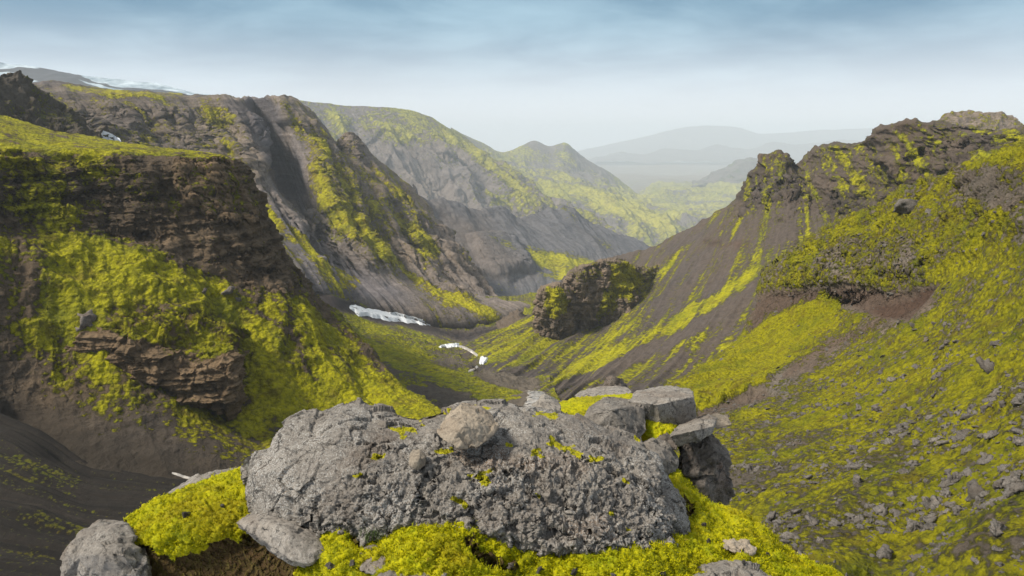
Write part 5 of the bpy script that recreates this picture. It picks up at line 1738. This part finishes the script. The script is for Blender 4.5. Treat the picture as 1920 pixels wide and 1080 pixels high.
BP = build_boulder()
LP = build_ledge()
fr = LP.N[..., 2] > -0.2
build_sprigs([(LP, (LP.m > 0.6) & (LP.px > 200) & (LP.px < 1580) & (LP.py < 1100) & fr, 52000)], 0)

# ---- single stones near the viewer
placed_rock('rock', [(820, 812, 3.98), (842, 786, 4.05), (864, 766, 4.16), (905, 775, 4.16), (934, 797, 4.08), (926, 815, 4.0), (893, 842, 3.9), (858, 838, 3.88), (832, 826, 3.92), (870, 800, 3.93)],
            0.2, M_TAN, 'tan angular stone resting on top of the big boulder', 3, 0.012, 0.14, 0.012, 0.01, up=0.03)
placed_rock('rock', [(766, 862, 3.83), (772, 851, 3.86), (788, 848, 3.87), (799, 857, 3.84), (798, 873, 3.79), (785, 881, 3.77), (770, 876, 3.78), (782, 864, 3.76)],
            0.1, M_TAN, 'small round pale stone sitting on the big boulder front', 5, 0.006, 0.08, 0.008, 0.012, up=0.01, smooth=5)
placed_rock('rock', [(112, 1100, 4.0), (124, 1040, 4.0), (158, 996, 4.1), (186, 975, 4.2), (222, 980, 4.2), (254, 1008, 4.05), (276, 1050, 3.9), (284, 1110, 3.8), (180, 1040, 3.85), (230, 1040, 3.82), (140, 1180, 3.9), (280, 1180, 3.75)],
            0.55, M_GREY, 'smooth dark grey boulder at the lower left corner of the ledge', 7, 0.03, 0.3, 0.016, 0.03, drop=0.5)
placed_rock('rock', [(440, 980, 3.88), (462, 964, 3.96), (525, 957, 3.98), (560, 968, 3.9), (590, 998, 3.78), (616, 1015, 3.7), (614, 1040, 3.58), (580, 1058, 3.5), (545, 1050, 3.52), (500, 975, 3.8), (540, 1000, 3.62), (480, 1000, 3.76)],
            0.4, M_GREY, 'grey rounded rock half buried in moss left of the big boulder', 9, 0.011, 0.2, 0.014, 0.02, drop=0.8)
placed_rock('rock', [(668, 1045, 3.5), (682, 1028, 3.55), (730, 1022, 3.52), (765, 1026, 3.48), (768, 1040, 3.42), (735, 1060, 3.32), (700, 1078, 3.26), (675, 1070, 3.34)],
            0.3, M_GREY, 'flat grey stone in moss in front of the big boulder', 11, 0.014, 0.15, 0.012, 0.015, drop=0.8, mossfn=None)
placed_rock('rock', [(705, 1085, 3.2), (740, 1066, 3.28), (800, 1060, 3.26), (835, 1066, 3.22), (830, 1110, 3.05), (710, 1120, 3.05)],
            0.25, M_GREY, 'pale grey stone cut by the bottom edge below the big boulder', 13, 0.014, 0.15, 0.012, 0.015, drop=0.8)
placed_rock('rock', [(1356, 1014, 3.98), (1380, 1009, 3.98), (1408, 1016, 3.94), (1420, 1030, 3.86), (1412, 1038, 3.82), (1372, 1034, 3.84), (1358, 1026, 3.88)],
            0.12, M_TAN, 'rough pinkish stone in the moss at the lower right of the ledge', 15, 0.022, 0.09, 0.01, 0.006, drop=0.8)
placed_rock('rock', [(1296, 1068, 3.52), (1320, 1052, 3.58), (1370, 1052, 3.54), (1420, 1068, 3.45), (1452, 1086, 3.38), (1450, 1140, 3.15), (1290, 1140, 3.15), (1350, 1080, 3.36)],
            0.35, M_GREY, 'dark grey rock cut by the bottom edge right of the boulder', 17, 0.02, 0.16, 0.012, 0.015, drop=0.8)
placed_rock('rock', [(300, 950, 4.75), (340, 925, 4.85), (400, 900, 4.95), (466, 888, 5.0), (470, 915, 4.85), (380, 950, 4.6), (310, 985, 4.5)],
            0.5, M_GREY, 'low grey rock edge showing behind the moss left of the boulder', 19, 0.015, 0.2, 0.016, 0.01, up=-0.02)
# the broken stack at the right end
placed_rock('rock', [(996, 766, 5.3), (1020, 744, 5.4), (1034, 748, 5.4), (1051, 760, 5.35), (1050, 776, 5.2), (1000, 780, 5.2)],
            0.25, M_GREY, 'small pointed grey stone in front of the stream', 21, 0.01, 0.15, 0.014, 0.008)
placed_rock('rock', [(1078, 742, 6.9), (1118, 733, 7.0), (1162, 731, 7.0), (1184, 734, 6.9), (1178, 743, 6.7), (1130, 750, 6.6), (1090, 751, 6.7)],
            0.4, M_GREY, 'thin pale flat slab at the back of the rock stack', 23, 0.01, 0.2, 0.02, 0.006)
placed_rock('rock', [(1128, 735, 8.3), (1134, 718, 8.4), (1148, 710, 8.4), (1162, 716, 8.4), (1176, 728, 8.3), (1170, 740, 8.1)],
            0.4, M_BROWN, 'small craggy dark rock peeping behind the thin slab', 25, 0.04, 0.15, 0.02, 0.0)
placed_rock('rock', [(1094, 782, 5.2), (1106, 764, 5.35), (1128, 752, 5.5), (1164, 752, 5.55), (1206, 760, 5.4), (1150, 768, 5.15), (1212, 806, 5.2), (1180, 840, 5.05), (1120, 800, 5.1)],
            0.35, M_GREY, 'dark grey block between yellow moss and the large slab', 27, 0.014, 0.22, 0.016, 0.006, smooth=0)
placed_rock('rock', [(1178, 752, 5.45), (1232, 759, 5.35), (1301, 744, 5.5), (1190, 737, 6.0), (1236, 728, 6.1), (1296, 730, 6.1), (1204, 790, 5.45), (1240, 803, 5.38), (1284, 800, 5.45), (1303, 782, 5.5)],
            0.3, M_GREY, 'large pale topped slab block crowning the rock stack', 29, 0.012, 0.25, 0.016, 0.006, smooth=0)
placed_rock('rock', [(1275, 796, 5.4), (1330, 777, 5.5), (1343, 785, 5.4), (1254, 818, 5.0), (1300, 808, 4.95), (1338, 799, 5.1), (1272, 837, 5.02), (1312, 827, 4.98), (1336, 810, 5.1)],
            0.12, M_GREY, 'tilted wedge slab jutting right above the brown pillar', 31, 0.012, 0.2, 0.014, 0.006)
placed_rock('rock', [(1272, 838, 5.2), (1330, 820, 5.25), (1342, 850, 5.15), (1338, 890, 5.05), (1282, 890, 5.05)],
            0.4, M_BROWN, 'dark brown block wedged under the tilted slab', 33, 0.025, 0.15, 0.016, 0.01)
placed_rock('rock', [(1268, 880, 5.2), (1296, 856, 5.25), (1340, 846, 5.3), (1360, 878, 5.25), (1368, 930, 5.15), (1364, 982, 5.1), (1340, 1000, 5.05), (1280, 1000, 5.0), (1270, 930, 5.0), (1320, 910, 4.98)],
            0.5, M_BROWN, 'tall cracked brown pillar at the right end of the ledge', 35, 0.03, 0.3, 0.018, 0.015, drop=0.1)
placed_rock('rock', [(1196, 838, 4.95), (1222, 826, 5.05), (1250, 834, 5.05), (1272, 866, 4.95), (1266, 900, 4.85), (1256, 930, 4.8), (1226, 890, 4.75), (1236, 860, 4.8)],
            0.3, M_GREY, 'grey block tucked behind the right end of the big boulder', 37, 0.018, 0.2, 0.014, 0.012)
placed_rock('rock', [(1232, 826, 5.15), (1250, 812, 5.2), (1268, 822, 5.15), (1272, 842, 5.05), (1246, 846, 5.05)],
            0.2, M_BROWN, 'little brown stone below the moss of the rock stack', 39, 0.015, 0.12, 0.014, 0.006)
placed_rock('rock', [(1318, 786, 5.9), (1340, 780, 5.95), (1368, 784, 5.95), (1372, 796, 5.8), (1346, 802, 5.75), (1322, 800, 5.75)],
            0.2, M_TAN, 'low reddish stone behind the tilted wedge slab', 41, 0.012, 0.12, 0.016, 0.006)


DG = None
for (x, y) in ((660, 1058), (700, 1012), (960, 1062), (1010, 1070), (1075, 1076), (1150, 1078), (1330, 1018), (1395, 1055), (1440, 1040), (1320, 985), (620, 1062), (420, 950), (350, 965), (1240, 1076)):
    loc, nor = hit(x, y)
    if loc and loc.length < 7:
        q = put_rock(loc, nor, random.uniform(0.025, 0.075), 'small grey stone poking through the bright moss of the near ledge', 'small stones in the near moss')
        q.location.z += 0.008


def build_tuft(px, py, n, label):
    loc, nor = hit(px, py)
    V, F = [], []
    for k in range(n):
        a = RNG.uniform(0, 6.28)
        b = np.array(loc) + np.array([RNG.normal() * 0.05, RNG.normal() * 0.03, -0.005])
        L, lean, wd = RNG.uniform(0.03, 0.075), RNG.uniform(0.2, 0.9), RNG.uniform(0.001, 0.002)
        d = np.array([math.cos(a), math.sin(a), 0])
        sd_ = np.array([-math.sin(a), math.cos(a), 0]) * wd
        mid = b + d * lean * L * 0.35 + np.array([0, 0, L * 0.6])
        tip = b + d * lean * L + np.array([0, 0, L * 0.85])
        i0 = len(V)
        V += [b - sd_, b + sd_, mid + sd_ * 0.8, mid - sd_ * 0.8, tip]
        F += [(i0, i0 + 1, i0 + 2, i0 + 3), (i0 + 3, i0 + 2, i0 + 4)]
    me = bpy.data.meshes.new('grass')
    me.from_pydata([tuple(v) for v in V], [], F)
    me.materials.append(simple_mat('grass_blade', (0.05, 0.085, 0.012), 0.7, 0.4, 60.0, 0.0, 0.01))
    o = bpy.data.objects.new('grass', me)
    COL.objects.link(o)
    tag(o, label, 'grass', kind='stuff')


build_tuft(706, 1004, 170, 'dark green grass tuft at the foot of the big boulder')


def build_pad(cols, label):
    p = Patch(cols, 150, 70, (0.3, 0.9, 5))
    p.push(p.f(billow, 0.1, 3) * 0.014 + p.f(fbm, 0.03, 4) * 0.008)
    o = p.build('moss', bpy.data.materials['moss_carpet'], 0.85, 0.3, 0)
    tag(o, label, 'moss', kind='stuff')
    return p


P1 = build_pad([[(1040, 762, 6.1), (1044, 770, 5.8), (1050, 800, 5.5)], [(1070, 750, 6.3), (1076, 766, 5.85), (1085, 800, 5.4)],
                [(1110, 745, 6.4), (1116, 762, 5.9), (1120, 810, 5.45)], [(1160, 742, 6.5), (1166, 756, 6.0), (1170, 810, 5.5)],
                [(1184, 741, 6.6), (1194, 752, 6.1), (1200, 810, 5.6)], [(1200, 760, 6.6), (1204, 772, 6.1), (1210, 810, 5.7)]],
               'yellow moss pad spread between the stacked rocks and thin slab')
P2 = build_pad([[(1200, 790, 5.5), (1202, 800, 5.4), (1208, 840, 5.25)], [(1214, 784, 5.5), (1216, 798, 5.34), (1224, 836, 5.2)],
                [(1244, 792, 5.45), (1246, 804, 5.32), (1252, 838, 5.18)], [(1262, 798, 5.4), (1264, 808, 5.34), (1268, 840, 5.22)],
                [(1276, 806, 5.5), (1278, 815, 5.42), (1280, 845, 5.35)]],
               'yellow moss tuft growing below the pale topped slab')
# [[/FG]]


# ================================================================== AIR
def build_haze():
    m = bpy.data.materials.new('haze_air')
    m.use_nodes = True
    t = NT(m.node_tree)
    v = t.n('ShaderNodeVolumePrincipled', {'Color': (0.84, 0.92, 1.0), 'Density': HAZE, 'Anisotropy': 0.0})
    out = t.n('ShaderNodeOutputMaterial')
    t.t.links.new(v.outputs[0], out.inputs['Volume'])
    x, y0, y1, z0, z1 = 17800, -60, 18300, PLAIN - 60, 275
    bm = bmesh.new()
    bmesh.ops.create_cube(bm, size=1)
    for vv in bm.verts:
        vv.co = (vv.co.x * 2 * x, y0 + (vv.co.y + 0.5) * (y1 - y0), z0 + (vv.co.z + 0.5) * (z1 - z0))
    me = bpy.data.meshes.new('haze')
    bm.to_mesh(me)
    me.materials.append(m)
    o = bpy.data.objects.new('haze', me)
    COL.objects.link(o)
    tag(o, 'pale blue mist filling the valley air', 'haze', kind='stuff')


build_haze()
